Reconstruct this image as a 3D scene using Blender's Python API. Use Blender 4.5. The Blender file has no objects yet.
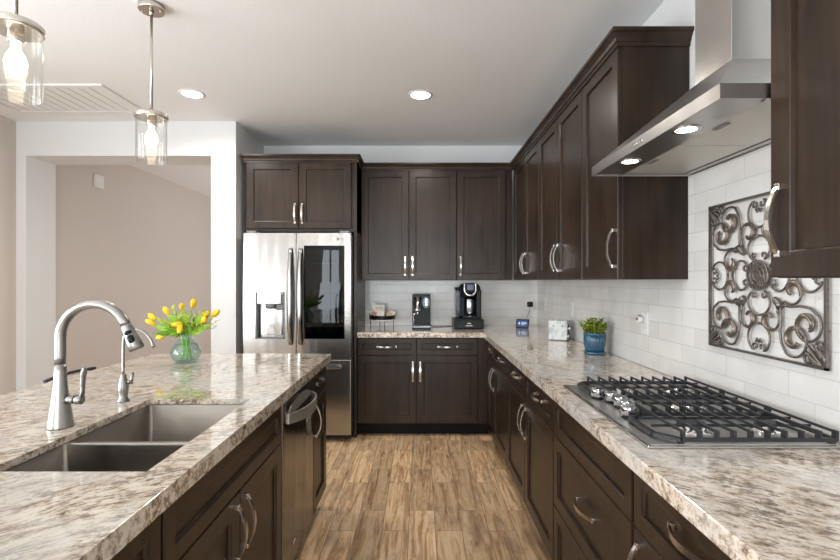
import bpy, bmesh, math, random
from mathutils import Vector, Matrix
PI = math.pi
random.seed(7)
C = bpy.context.scene.collection
S = bpy.context.scene

# ------------------------------------------------------------------ camera
E = 1.36
cd = bpy.data.cameras.new('camera'); cam = bpy.data.objects.new('camera', cd); C.objects.link(cam)
cam.location = (0, 0, E); cam.rotation_euler = (PI/2, 0, 0)
cd.sensor_width = 36; cd.lens = 470/840*36; cd.shift_y = 1/840; cd.clip_start = 0.02
S.camera = cam
def P(px, py, D): return Vector(((px-420)*D/470, D, E-(py-281)*D/470))

# ------------------------------------------------------------------ world, lights, exposure
S.view_settings.view_transform = 'Standard'; S.view_settings.look = 'None'
S.view_settings.exposure = 0.32; S.view_settings.gamma = 1; S.view_settings.use_curve_mapping = False
w = bpy.data.worlds.new('world'); S.world = w; w.use_nodes = True
w.node_tree.nodes['Background'].inputs[0].default_value = (0.80, 0.90, 1.0, 1)
w.node_tree.nodes['Background'].inputs[1].default_value = 1.0
def area(name, loc, rot, sx, sy, power, col, spread=PI):
    l = bpy.data.lights.new(name, 'AREA'); l.shape = 'RECTANGLE'; l.size = sx; l.size_y = sy
    l.energy = power; l.color = col; l.spread = spread
    o = bpy.data.objects.new(name, l); C.objects.link(o); o.location = loc; o.rotation_euler = rot
    return o
REAR, XL, XR, BACK, CEIL, FW = -6.0, -3.43, 1.18, 4.71, 2.715, 3.99
RWIN = [(-2.95, -2.35), (-1.7, -0.5), (-0.2, 1.0)]            # x ranges of the rear windows
SWIN = [(-3.1, -2.7), (-1.4, -0.1), (0.3, 1.7)]            # y ranges of the side windows
WZ = (0.45, 2.40)
for k, (a, b) in enumerate(RWIN): area('daylight_rear', ((a+b)/2, REAR-0.06, sum(WZ)/2), (PI/2+0.45, 0, 0), b-a, WZ[1]-WZ[0], (16, 78, 72)[k], (0.88, 0.95, 1.0))
for k, (a, b) in enumerate(SWIN): area('daylight_side', (XL-0.06, (a+b)/2, sum(WZ)/2), (PI/2+0.55, 0, -PI/2), b-a, WZ[1]-WZ[0], (16, 92, 58)[k], (0.91, 0.96, 1.0))
area('hall_fill', (-0.2, 7.0, 1.2), (PI/2+0.5, 0, PI/2), 1.6, 1.6, 45, (0.97, 0.97, 1.0))  # unseen fill panel added to brighten the hall; no window behind it
def spot(name, loc, power, col, size=1.9, r=0.05):
    l = bpy.data.lights.new(name, 'SPOT'); l.energy = power; l.color = col; l.spot_size = size; l.spot_blend = 0.8; l.shadow_soft_size = r
    o = bpy.data.objects.new(name, l); C.objects.link(o); o.location = loc
    return o

# ------------------------------------------------------------------ materials
def newmat(name):
    m = bpy.data.materials.new(name); m.use_nodes = True
    nt = m.node_tree
    return m, nt, nt.nodes['Principled BSDF']
def N(nt, t, **kw):
    n = nt.nodes.new(t)
    for k, v in kw.items():
        if k.startswith('i_'): n.inputs[k[2:].replace('_', ' ')].default_value = v
        else: setattr(n, k, v)
    return n
def simple(name, col, rough=0.5, metal=0.0, coat=0.0, bump=0.0, bscale=40, emit=None, es=0, spec=0.5, var=0.0):
    m, nt, b = newmat(name)
    b.inputs['Base Color'].default_value = (*col, 1); b.inputs['Roughness'].default_value = rough
    b.inputs['Metallic'].default_value = metal; b.inputs['Coat Weight'].default_value = coat
    b.inputs['Specular IOR Level'].default_value = spec
    tc = N(nt, 'ShaderNodeTexCoord')
    nz = N(nt, 'ShaderNodeTexNoise', i_Scale=bscale, i_Detail=4.0)
    nt.links.new(tc.outputs['Object'], nz.inputs['Vector'])
    if bump:
        bp = N(nt, 'ShaderNodeBump', i_Strength=bump, i_Distance=0.004)
        nt.links.new(nz.outputs['Fac'], bp.inputs['Height']); nt.links.new(bp.outputs[0], b.inputs['Normal'])
    if var:
        mx = N(nt, 'ShaderNodeMix', data_type='RGBA')
        mx.inputs['A'].default_value = (*[c*(1-var) for c in col], 1); mx.inputs['B'].default_value = (*[min(1, c*(1+var)) for c in col], 1)
        nt.links.new(nz.outputs['Fac'], mx.inputs['Factor']); nt.links.new(mx.outputs['Result'], b.inputs['Base Color'])
    if emit:
        b.inputs['Emission Color'].default_value = (*emit, 1); b.inputs['Emission Strength'].default_value = es
    return m
def ramp(nt, stops):
    r = N(nt, 'ShaderNodeValToRGB')
    e = r.color_ramp.elements
    e[0].position, e[0].color = stops[0][0], (*stops[0][1], 1)
    e[1].position, e[1].color = stops[1][0], (*stops[1][1], 1)
    for p, c in stops[2:]:
        q = e.new(p); q.color = (*c, 1)
    return r
def mapping(nt, scale, rot=(0,0,0), coord='Object'):
    tc = N(nt, 'ShaderNodeTexCoord'); mp = N(nt, 'ShaderNodeMapping')
    mp.inputs['Scale'].default_value = scale; mp.inputs['Rotation'].default_value = rot
    nt.links.new(tc.outputs[coord], mp.inputs['Vector'])
    return mp

M = {}
M['wall'] = simple('wall_paint', (0.76, 0.765, 0.765), 0.6, bump=0.25, bscale=90)
M['wall_greige_dim'] = simple('greige_wall_dim', (0.64, 0.575, 0.52), 0.6, bump=0.25, bscale=90)  # dim light on the left and hall walls is put into this greige
M['ceiling'] = simple('ceiling_paint', (0.87, 0.875, 0.885), 0.75, bump=0.22, bscale=60)
M['white'] = simple('white_enamel', (0.82, 0.82, 0.81), 0.4, var=0.03)
M['white_plastic'] = simple('white_plastic', (0.80, 0.80, 0.78), 0.3, var=0.02)
M['black'] = simple('black_plastic', (0.010, 0.011, 0.013), 0.35, spec=0.22, var=0.1)
M['iron'] = simple('cast_iron', (0.035, 0.037, 0.042), 0.38, metal=0.3, bump=0.3, bscale=300, var=0.2)
M['wrought'] = simple('wrought_iron', (0.20, 0.175, 0.155), 0.36, metal=0.8, bump=0.4, bscale=120, var=0.4)
M['dark'] = simple('dark_void', (0.010, 0.009, 0.008), 0.7, var=0.1)
M['nickel'] = simple('satin_nickel', (0.66, 0.62, 0.57), 0.25, metal=1.0, var=0.03)
M['chrome'] = simple('chrome', (0.85, 0.85, 0.86), 0.1, metal=1.0, var=0.02)
M['knobm'] = simple('grey_chrome', (0.42, 0.42, 0.43), 0.16, metal=1.0, var=0.05)
M['screen'] = simple('blue_screen', (0.008, 0.02, 0.07), 0.3, emit=(0.03, 0.12, 0.45), es=0.22)
M['screen_text'] = simple('screen_text', (0.7, 0.8, 0.9), 0.3, emit=(0.5, 0.75, 1.0), es=0.3)
M['navy_glass'] = simple('dark_display', (0.01, 0.015, 0.05), 0.08, coat=1.0, emit=(0.02, 0.03, 0.12), es=0.4)
M['bulb'] = simple('bulb_glow', (1, 0.9, 0.75), 0.3, emit=(1.0, 0.82, 0.60), es=11)
M['led'] = simple('led_glow', (1, 1, 1), 0.3, emit=(1.0, 0.97, 0.92), es=9)
M['ledcool'] = simple('hood_led_glow', (1, 1, 1), 0.3, emit=(0.95, 0.98, 1.0), es=9)
M['soil'] = simple('soil', (0.05, 0.03, 0.02), 0.9, bump=0.5)
M['leaf'] = simple('leaf_green', (0.32, 0.58, 0.07), 0.45, bscale=25, var=0.5)
M['leaf2'] = simple('succulent_green', (0.22, 0.28, 0.03), 0.45, bscale=18, var=0.75)
M['sprig'] = simple('sprig_green', (0.48, 0.60, 0.08), 0.5, bscale=25, var=0.4)
M['tulip'] = simple('tulip_yellow', (0.92, 0.60, 0.02), 0.45, bscale=25, var=0.22)
M['orange'] = simple('orange_petal', (0.80, 0.22, 0.07), 0.5, var=0.3)
M['paper'] = simple('paper', (0.78, 0.75, 0.68), 0.7, var=0.06)
M['tan_paper'] = simple('tan_paper', (0.55, 0.40, 0.25), 0.7, var=0.2)
M['ink'] = simple('ink', (0.03, 0.03, 0.035), 0.7)
M['greydark'] = simple('grey_plastic', (0.18, 0.18, 0.19), 0.4, var=0.1)
M['seatfab'] = simple('dark_seat', (0.05, 0.04, 0.035), 0.7, bump=0.3)

def steel(name, col, rough, stretch, coat=0.0):
    m, nt, b = newmat(name)
    b.inputs['Metallic'].default_value = 1; b.inputs['Roughness'].default_value = rough
    mp = mapping(nt, stretch); nz = N(nt, 'ShaderNodeTexNoise', i_Scale=1.0, i_Detail=5.0)
    nt.links.new(mp.outputs[0], nz.inputs['Vector'])
    mx = N(nt, 'ShaderNodeMix', data_type='RGBA')
    mx.inputs['A'].default_value = (*[c*0.88 for c in col], 1); mx.inputs['B'].default_value = (*[min(1, c*1.1) for c in col], 1)
    nt.links.new(nz.outputs['Fac'], mx.inputs['Factor']); nt.links.new(mx.outputs['Result'], b.inputs['Base Color'])
    bp = N(nt, 'ShaderNodeBump', i_Strength=0.06, i_Distance=0.001)
    nt.links.new(nz.outputs['Fac'], bp.inputs['Height']); nt.links.new(bp.outputs[0], b.inputs['Normal'])
    # slow waviness of pressed sheet
    mp2 = mapping(nt, (8, 8, 0.8)); n2 = N(nt, 'ShaderNodeTexNoise', i_Scale=1.0, i_Detail=1.0)
    nt.links.new(mp2.outputs[0], n2.inputs['Vector'])
    b2 = N(nt, 'ShaderNodeBump', i_Strength=0.5, i_Distance=0.012)
    nt.links.new(n2.outputs['Fac'], b2.inputs['Height']); nt.links.new(b2.outputs[0], bp.inputs['Normal'])
    return m
M['steel'] = steel('stainless_steel', (0.45, 0.44, 0.425), 0.20, (6, 6, 260))
M['steel_h'] = steel('brushed_hood_steel', (0.60, 0.58, 0.56), 0.30, (300, 6, 300))
M['steel_sink'] = steel('satin_sink_steel', (0.34, 0.31, 0.28), 0.45, (8, 200, 200))
M['steel_dark'] = steel('dark_stainless', (0.20, 0.185, 0.175), 0.17, (6, 6, 200))
M['faucet'] = steel('brushed_nickel', (0.34, 0.33, 0.315), 0.32, (200, 200, 8))

# stained maple cabinets
def wood(name, dark, light, rough, vertical=True):
    m, nt, b = newmat(name)
    sc = (22, 22, 1.3) if vertical else (1.3, 22, 22)
    mp = mapping(nt, sc); nz = N(nt, 'ShaderNodeTexNoise', i_Scale=1.0, i_Detail=6.0, i_Roughness=0.6, i_Distortion=0.6)
    nt.links.new(mp.outputs[0], nz.inputs['Vector'])
    mp2 = mapping(nt, (3, 3, 2)); n2 = N(nt, 'ShaderNodeTexNoise', i_Scale=1.3, i_Detail=3.0)
    nt.links.new(mp2.outputs[0], n2.inputs['Vector'])
    add = N(nt, 'ShaderNodeMath', operation='ADD'); nt.links.new(nz.outputs['Fac'], add.inputs[0]); nt.links.new(n2.outputs['Fac'], add.inputs[1])
    r = ramp(nt, [(0.75, dark), (1.25, light)])
    mul = N(nt, 'ShaderNodeMath', operation='MULTIPLY'); mul.inputs[1].default_value = 1.0
    nt.links.new(add.outputs[0], mul.inputs[0]); 
    mr = N(nt, 'ShaderNodeMapRange'); mr.inputs['From Min'].default_value = 0.7; mr.inputs['From Max'].default_value = 1.3
    nt.links.new(mul.outputs[0], mr.inputs['Value'])
    r = ramp(nt, [(0.0, dark), (1.0, light)])
    nt.links.new(mr.outputs[0], r.inputs[0]); nt.links.new(r.outputs[0], b.inputs['Base Color'])
    b.inputs['Roughness'].default_value = rough; b.inputs['Specular IOR Level'].default_value = 0.30
    bp = N(nt, 'ShaderNodeBump', i_Strength=0.08, i_Distance=0.002)
    nt.links.new(nz.outputs['Fac'], bp.inputs['Height']); nt.links.new(bp.outputs[0], b.inputs['Normal'])
    return m
M['wood'] = wood('espresso_stained_wood', (0.014, 0.0080, 0.0050), (0.050, 0.031, 0.020), 0.30)
M['toe'] = simple('toe_kick_black', (0.010, 0.008, 0.007), 0.55, var=0.1, spec=0.15)

def granite(name, ang, tone):
    m, nt, b = newmat(name)
    L = nt.links
    mp = mapping(nt, (1, 1, 1), (0, 0, math.radians(ang)))
    mp2 = N(nt, 'ShaderNodeMapping'); mp2.inputs['Scale'].default_value = (26, 46, 40); L.new(mp.outputs[0], mp2.inputs['Vector'])
    warp = N(nt, 'ShaderNodeTexNoise', i_Scale=3.0, i_Detail=2.0); L.new(mp.outputs[0], warp.inputs['Vector'])
    wm = N(nt, 'ShaderNodeVectorMath', operation='MULTIPLY_ADD'); wm.inputs[1].default_value = (5.0, 5.0, 5.0)
    L.new(warp.outputs['Color'], wm.inputs[0]); L.new(mp2.outputs[0], wm.inputs[2])
    n1 = N(nt, 'ShaderNodeTexNoise', i_Scale=1.0, i_Detail=9.0, i_Roughness=0.80); L.new(wm.outputs[0], n1.inputs['Vector'])
    base = ramp(nt, [(0.37, (0.10, 0.075, 0.06)), (0.43, (0.30, 0.22, 0.16)), (0.48, (0.56, 0.45, 0.34)), (0.54, (0.74, 0.66, 0.56)), (0.64, (0.76, 0.70, 0.63))])
    L.new(n1.outputs['Fac'], base.inputs[0])
    # dark mineral flecks drawn out along the veins
    mp3 = N(nt, 'ShaderNodeMapping'); mp3.inputs['Scale'].default_value = (45, 80, 80); L.new(mp.outputs[0], mp3.inputs['Vector'])
    wm2 = N(nt, 'ShaderNodeVectorMath', operation='MULTIPLY_ADD'); wm2.inputs[1].default_value = (6, 6, 6)
    L.new(warp.outputs['Color'], wm2.inputs[0]); L.new(mp3.outputs[0], wm2.inputs[2])
    n2 = N(nt, 'ShaderNodeTexNoise', i_Scale=1.0, i_Detail=5.0, i_Roughness=0.65); L.new(wm2.outputs[0], n2.inputs['Vector'])
    n3 = N(nt, 'ShaderNodeTexNoise', i_Scale=6.0, i_Detail=3.0); L.new(wm.outputs[0], n3.inputs['Vector']); n3.inputs['Scale'].default_value = 0.30
    sm = N(nt, 'ShaderNodeMath', operation='MULTIPLY_ADD'); sm.inputs[1].default_value = 0.75
    L.new(n3.outputs['Fac'], sm.inputs[0]); L.new(n2.outputs['Fac'], sm.inputs[2])
    fl = ramp(nt, [(0.0, (1, 1, 1)), (1.0, (0, 0, 0))])
    mr = N(nt, 'ShaderNodeMapRange'); mr.inputs['From Min'].default_value = 0.73; mr.inputs['From Max'].default_value = 0.79
    L.new(sm.outputs[0], mr.inputs['Value']); L.new(mr.outputs[0], fl.inputs[0])
    mx = N(nt, 'ShaderNodeMix', data_type='RGBA'); mx.inputs['B'].default_value = (0.13, 0.10, 0.085, 1)
    fm = N(nt, 'ShaderNodeMath', operation='MULTIPLY'); fm.inputs[1].default_value = 0.75
    L.new(fl.outputs[0], fm.inputs[0]); L.new(fm.outputs[0], mx.inputs['Factor']); L.new(base.outputs[0], mx.inputs['A'])
    # grey-white quartz patches
    n4 = N(nt, 'ShaderNodeTexNoise', i_Scale=3.2, i_Detail=5.0); L.new(mp.outputs[0], n4.inputs['Vector'])
    mr4 = N(nt, 'ShaderNodeMapRange'); mr4.inputs['From Min'].default_value = 0.48; mr4.inputs['From Max'].default_value = 0.62; mr4.inputs['To Max'].default_value = 0.5
    L.new(n4.outputs['Fac'], mr4.inputs['Value'])
    mx2 = N(nt, 'ShaderNodeMix', data_type='RGBA'); mx2.inputs['B'].default_value = (0.60, 0.59, 0.57, 1)
    L.new(mr4.outputs[0], mx2.inputs['Factor']); L.new(mx.outputs['Result'], mx2.inputs['A'])
    tn = N(nt, 'ShaderNodeVectorMath', operation='MULTIPLY'); tn.inputs[1].default_value = (tone, tone*1.01, tone*1.03 if tone > 1 else tone); L.new(mx2.outputs['Result'], tn.inputs[0])
    L.new(tn.outputs[0], b.inputs['Base Color'])
    b.inputs['Roughness'].default_value = 0.12; b.inputs['Coat Weight'].default_value = 0.6; b.inputs['Coat Roughness'].default_value = 0.04
    return m
M['granite'] = granite('granite', 28, 1.12); M['granite_island'] = granite('granite_island', -35, 0.98)

def floor_mat():
    m, nt, b = newmat('wood_look_planks'); L = nt.links
    mp = mapping(nt, (1, 1, 1), (0, 0, PI/2)); mp.inputs['Location'].default_value = (0.12, 0.0615, 0)
    br = N(nt, 'ShaderNodeTexBrick'); br.offset = 0.37; br.offset_frequency = 2; br.squash = 1
    br.inputs['Color1'].default_value = (0, 0, 0, 1); br.inputs['Color2'].default_value = (1, 1, 1, 1)
    br.inputs['Mortar'].default_value = (0.5, 0.5, 0.5, 1)
    br.inputs['Scale'].default_value = 1; br.inputs['Mortar Size'].default_value = 0.0016; br.inputs['Mortar Smooth'].default_value = 0.2
    br.inputs['Brick Width'].default_value = 0.61; br.inputs['Row Height'].default_value = 0.145
    L.new(mp.outputs[0], br.inputs['Vector'])
    # per-plank offset of the grain
    tc = N(nt, 'ShaderNodeTexCoord')
    off = N(nt, 'ShaderNodeVectorMath', operation='SCALE'); off.inputs['Scale'].default_value = 9
    L.new(br.outputs['Color'], off.inputs[0])
    ad = N(nt, 'ShaderNodeVectorMath', operation='ADD'); L.new(tc.outputs['Object'], ad.inputs[0]); L.new(off.outputs[0], ad.inputs[1])
    st = N(nt, 'ShaderNodeMapping'); st.inputs['Scale'].default_value = (24, 2.2, 1); L.new(ad.outputs[0], st.inputs['Vector'])
    g = N(nt, 'ShaderNodeTexNoise', i_Scale=1.0, i_Detail=8.0, i_Roughness=0.72, i_Distortion=1.2); L.new(st.outputs[0], g.inputs['Vector'])
    st2 = N(nt, 'ShaderNodeMapping'); st2.inputs['Scale'].default_value = (7, 3.2, 1); L.new(ad.outputs[0], st2.inputs['Vector'])
    g2 = N(nt, 'ShaderNodeTexNoise', i_Scale=1.0, i_Detail=4.0, i_Roughness=0.6); L.new(st2.outputs[0], g2.inputs['Vector'])
    r = ramp(nt, [(0.25, (0.15, 0.075, 0.035)), (0.42, (0.46, 0.28, 0.145)), (0.52, (0.70, 0.48, 0.28)), (0.75, (0.84, 0.68, 0.49))])
    L.new(g.outputs['Fac'], r.inputs[0])
    # weathered grey-brown stains
    mr = N(nt, 'ShaderNodeMapRange'); mr.inputs['From Min'].default_value = 0.52; mr.inputs['From Max'].default_value = 0.74; mr.inputs['To Max'].default_value = 0.7
    L.new(g2.outputs['Fac'], mr.inputs['Value'])
    mx = N(nt, 'ShaderNodeMix', data_type='RGBA'); mx.inputs['B'].default_value = (0.20, 0.14, 0.10, 1)
    L.new(mr.outputs[0], mx.inputs['Factor']); L.new(r.outputs[0], mx.inputs['A'])
    # per-plank tone
    tone = N(nt, 'ShaderNodeMapRange'); tone.inputs['To Min'].default_value = 0.82; tone.inputs['To Max'].default_value = 1.22
    L.new(br.outputs['Color'], tone.inputs['Value'])
    ml = N(nt, 'ShaderNodeVectorMath', operation='SCALE'); L.new(mx.outputs['Result'], ml.inputs[0]); L.new(tone.outputs[0], ml.inputs['Scale'])
    mx3 = N(nt, 'ShaderNodeMix', data_type='RGBA'); mx3.inputs['B'].default_value = (0.20, 0.15, 0.11, 1)
    L.new(br.outputs['Fac'], mx3.inputs['Factor']); L.new(ml.outputs[0], mx3.inputs['A'])
    L.new(mx3.outputs['Result'], b.inputs['Base Color'])
    b.inputs['Roughness'].default_value = 0.42
    bp = N(nt, 'ShaderNodeBump', i_Strength=0.5, i_Distance=0.002); bp.invert = True
    L.new(br.outputs['Fac'], bp.inputs['Height']); L.new(bp.outputs[0], b.inputs['Normal'])
    return m
M['floor'] = floor_mat()

def tile_mat(name, right):
    m, nt, b = newmat(name); L = nt.links
    tc = N(nt, 'ShaderNodeTexCoord'); sp = N(nt, 'ShaderNodeSeparateXYZ'); L.new(tc.outputs['Object'], sp.inputs[0])
    cb = N(nt, 'ShaderNodeCombineXYZ'); L.new(sp.outputs['Y' if right else 'X'], cb.inputs[0]); L.new(sp.outputs['Z'], cb.inputs[1])
    mp = N(nt, 'ShaderNodeMapping'); mp.inputs['Location'].default_value = (0.03, -0.914+0.0, 0); L.new(cb.outputs[0], mp.inputs['Vector'])
    br = N(nt, 'ShaderNodeTexBrick'); br.offset = 0.33; br.offset_frequency = 2
    br.inputs['Color1'].default_value = (0.0, 0.0, 0.0, 1); br.inputs['Color2'].default_value = (1, 1, 1, 1); br.inputs['Mortar'].default_value = (0.5,)*3+(1,)
    br.inputs['Scale'].default_value = 1; br.inputs['Mortar Size'].default_value = 0.0014; br.inputs['Mortar Smooth'].default_value = 0.1
    br.inputs['Brick Width'].default_value = 0.305; br.inputs['Row Height'].default_value = 0.0815
    L.new(mp.outputs[0], br.inputs['Vector'])
    nz = N(nt, 'ShaderNodeTexNoise', i_Scale=7.0, i_Detail=5.0); L.new(mp.outputs[0], nz.inputs['Vector'])
    ad = N(nt, 'ShaderNodeMath', operation='MULTIPLY_ADD'); ad.inputs[1].default_value = 0.35
    L.new(br.outputs['Color'], ad.inputs[0]); L.new(nz.outputs['Fac'], ad.inputs[2])
    r = ramp(nt, [(0.35, (0.68, 0.665, 0.635)), (0.9, (0.80, 0.79, 0.765))]); L.new(ad.outputs[0], r.inputs[0])
    mx = N(nt, 'ShaderNodeMix', data_type='RGBA'); mx.inputs['B'].default_value = (0.60, 0.58, 0.55, 1)
    L.new(br.outputs['Fac'], mx.inputs['Factor']); L.new(r.outputs[0], mx.inputs['A']); L.new(mx.outputs['Result'], b.inputs['Base Color'])
    b.inputs['Roughness'].default_value = 0.22
    bp = N(nt, 'ShaderNodeBump', i_Strength=0.5, i_Distance=0.0015); bp.invert = True
    L.new(br.outputs['Fac'], bp.inputs['Height'])
    b2 = N(nt, 'ShaderNodeBump', i_Strength=0.25, i_Distance=0.003); L.new(nz.outputs['Fac'], b2.inputs['Height']); L.new(bp.outputs[0], b2.inputs['Normal'])
    L.new(b2.outputs[0], b.inputs['Normal'])
    return m
M['tile_back'] = tile_mat('subway_tile_back', False); M['tile_right'] = tile_mat('subway_tile_right', True)

def thin_glass(name, tint, refl=0.9, rough=0.0, body=0.0, bodycol=(0.5,0.5,0.5)):
    m = bpy.data.materials.new(name); m.use_nodes = True; nt = m.node_tree; nt.nodes.clear(); L = nt.links
    out = N(nt, 'ShaderNodeOutputMaterial'); tr = N(nt, 'ShaderNodeBsdfTransparent'); tr.inputs[0].default_value = (*tint, 1)
    gl = N(nt, 'ShaderNodeBsdfGlossy'); gl.inputs['Roughness'].default_value = rough; gl.inputs[0].default_value = (refl, refl, refl, 1)
    lw = N(nt, 'ShaderNodeLayerWeight'); lw.inputs[0].default_value = 0.5; pw = N(nt, 'ShaderNodeMath', operation='POWER'); pw.inputs[1].default_value = 4.0
    L.new(lw.outputs['Facing'], pw.inputs[0]); fr = N(nt, 'ShaderNodeMath', operation='MULTIPLY_ADD'); fr.inputs[1].default_value = 0.75; fr.inputs[2].default_value = 0.04; L.new(pw.outputs[0], fr.inputs[0])
    mx = N(nt, 'ShaderNodeMixShader'); L.new(fr.outputs[0], mx.inputs[0]); L.new(tr.outputs[0], mx.inputs[1]); L.new(gl.outputs[0], mx.inputs[2])
    if body:
        df = N(nt, 'ShaderNodeBsdfDiffuse'); df.inputs[0].default_value = (*bodycol, 1)
        m2 = N(nt, 'ShaderNodeMixShader'); m2.inputs[0].default_value = body; L.new(mx.outputs[0], m2.inputs[1]); L.new(df.outputs[0], m2.inputs[2])
        L.new(m2.outputs[0], out.inputs[0])
    else: L.new(mx.outputs[0], out.inputs[0])
    return m
M['glass'] = thin_glass('clear_glass', (0.97, 0.97, 0.96))
M['vase_glass'] = thin_glass('aqua_glass', (0.91, 0.97, 0.965), body=0.02, bodycol=(0.45, 0.70, 0.68))
M['water'] = thin_glass('vase_water', (0.95, 0.98, 0.96), refl=0.5, body=0.02, bodycol=(0.5, 0.65, 0.5))
M['smoked'] = thin_glass('smoked_glass', (0.22, 0.27, 0.29))
M['tank'] = thin_glass('grey_tank', (0.45, 0.52, 0.58), body=0.15, bodycol=(0.2, 0.25, 0.3))
M['ceramic_blue'] = simple('blue_glaze', (0.012, 0.085, 0.155), 0.15, coat=0.8, bscale=14, var=0.5)
def marble():
    m, nt, b = newmat('marble_print'); mp = mapping(nt, (14, 14, 14))
    nz = N(nt, 'ShaderNodeTexNoise', i_Scale=1.0, i_Detail=6.0, i_Distortion=1.5); nt.links.new(mp.outputs[0], nz.inputs['Vector'])
    r = ramp(nt, [(0.36, (0.50, 0.56, 0.58)), (0.5, (0.76, 0.79, 0.79))]); nt.links.new(nz.outputs['Fac'], r.inputs[0]); nt.links.new(r.outputs[0], b.inputs['Base Color'])
    b.inputs['Roughness'].default_value = 0.15
    return m
M['marble'] = marble()
M['fridge_inside'] = simple('fridge_liner_glow', (0.16, 0.24, 0.26), 0.5, emit=(0.25, 0.45, 0.5), es=0.03, var=0.5, bscale=8)  # faint teal glow painted into the liner; no lamp inside

# ------------------------------------------------------------------ mesh helpers
def bx(bm, x0, x1, y0, y1, z0, z1, bev=0.0, seg=2, mat=None):
    if x0 > x1: x0, x1 = x1, x0
    if y0 > y1: y0, y1 = y1, y0
    if z0 > z1: z0, z1 = z1, z0
    vs = [bm.verts.new((x, y, z)) for z in (z0, z1) for y in (y0, y1) for x in (x0, x1)]
    fs = [(0,2,3,1), (4,5,7,6), (0,1,5,4), (2,6,7,3), (0,4,6,2), (1,3,7,5)]
    fc = [bm.faces.new([vs[i] for i in f]) for f in fs]
    if bev:
        es = list({e for f in fc for e in f.edges})
        bmesh.ops.bevel(bm, geom=es, offset=bev, segments=seg, profile=0.6, affect='EDGES')
    elif mat is not None:
        for v in vs: v.co = mat @ v.co
    return vs
def frames(pts):
    n = len(pts); T = []
    for i in range(n):
        a = pts[max(i-1, 0)]; b = pts[min(i+1, n-1)]; t = (b-a)
        T.append(t.normalized() if t.length > 1e-9 else Vector((0, 0, 1)))
    up = Vector((0, 0, 1)) if abs(T[0].z) < 0.9 else Vector((1, 0, 0))
    u = T[0].cross(up).normalized(); out = []
    for i in range(n):
        u = (u - T[i]*u.dot(T[i]))
        u = u.normalized() if u.length > 1e-6 else T[i].orthogonal().normalized()
        out.append((u, T[i].cross(u)))
    return out
def tube(bm, pts, r, n=10, caps=True, flat=1.0):
    pts = [Vector(p) for p in pts]; fr = frames(pts); rings = []
    for i, p in enumerate(pts):
        ri = r[i] if isinstance(r, (list, tuple)) else r
        u, v = fr[i]
        rings.append([bm.verts.new(p + u*math.cos(2*PI*k/n)*ri + v*math.sin(2*PI*k/n)*ri*flat) for k in range(n)])
    for a, b in zip(rings, rings[1:]):
        for k in range(n):
            f = bm.faces.new((a[k], a[(k+1) % n], b[(k+1) % n], b[k])); f.smooth = True
    if caps:
        bm.faces.new(rings[0][::-1]); bm.faces.new(rings[-1])
def lathe(bm, prof, c=(0, 0, 0), n=28, smooth=True, ribs=0, ribd=0.0):
    rings = []
    for r, z in prof:
        rings.append([bm.verts.new((c[0]+(r+ribd*math.cos(ribs*2*PI*k/n) if r > 0.01 else r)*math.cos(2*PI*k/n), c[1]+(r+ribd*math.cos(ribs*2*PI*k/n) if r > 0.01 else r)*math.sin(2*PI*k/n), c[2]+z)) for k in range(n)])
    for a, b in zip(rings, rings[1:]):
        for k in range(n):
            f = bm.faces.new((a[k], a[(k+1) % n], b[(k+1) % n], b[k])); f.smooth = smooth
    if prof[0][0] > 1e-4: bm.faces.new(rings[0][::-1])
    if prof[-1][0] > 1e-4: bm.faces.new(rings[-1])
def arc(c, r, a0, a1, n, ax=(1,0,0), ay=(0,0,1)):
    c = Vector(c); ax = Vector(ax); ay = Vector(ay)
    return [c + ax*r*math.cos(math.radians(a0+(a1-a0)*i/n)) + ay*r*math.sin(math.radians(a0+(a1-a0)*i/n)) for i in range(n+1)]
def smoothpath(pts, k=6):
    pts = [Vector(p) for p in pts]; q = [pts[0]] + pts + [pts[-1]]; out = []
    for i in range(1, len(q)-2):
        p0, p1, p2, p3 = q[i-1], q[i], q[i+1], q[i+2]
        for j in range(k):
            t = j/k
            out.append(0.5*((2*p1)+(p2-p0)*t+(2*p0-5*p1+4*p2-p3)*t*t+(3*p1-p0-3*p2+p3)*t**3))
    out.append(pts[-1]); return out
def obj(name, bm, mat, parent=None, recalc=True, smooth_angle=None):
    if recalc: bmesh.ops.recalc_face_normals(bm, faces=bm.faces)
    me = bpy.data.meshes.new(name); bm.to_mesh(me); bm.free()
    me.materials.append(M[mat] if isinstance(mat, str) else mat)
    o = bpy.data.objects.new(name, me); C.objects.link(o)
    if parent: o.parent = parent
    return o
def box_obj(name, dims, mat, parent=None, bev=0.0, label=None):
    bm = bmesh.new(); bx(bm, *dims, bev=bev); o = obj(name, bm, mat, parent)
    if label: o['label'] = label
    return o
def tag(o, label, cat, group=None):
    o['label'] = label; o['category'] = cat
    if group: o['group'] = group
    return o
def thing(name, label, cat, loc=(0, 0, 0), rz=0, group=None):
    o = bpy.data.objects.new(name, None); C.objects.link(o); o.location = loc; o.rotation_euler = (0, 0, rz)
    o.empty_display_size = 0.05
    return tag(o, label, cat, group)
def struct(name, bm, mat, parent=None):
    o = obj(name, bm, mat, parent)
    if not parent: o['kind'] = 'structure'
    return o
def copy_tree(o, parent=None):
    c = o.copy(); C.objects.link(c); c.parent = parent
    for ch in list(o.children): copy_tree(ch, c)
    return c
def polyext(bm, pts, z0, z1, bev=0.0):
    lo = [bm.verts.new((x, y, z0)) for x, y in pts]; hi = [bm.verts.new((x, y, z1)) for x, y in pts]
    n = len(pts); bm.faces.new(lo[::-1]); top = bm.faces.new(hi)
    for i in range(n): bm.faces.new((lo[i], lo[(i+1) % n], hi[(i+1) % n], hi[i]))
    if bev:
        bmesh.ops.bevel(bm, geom=list(top.edges), offset=bev, segments=4, profile=0.5, affect='EDGES')
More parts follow.
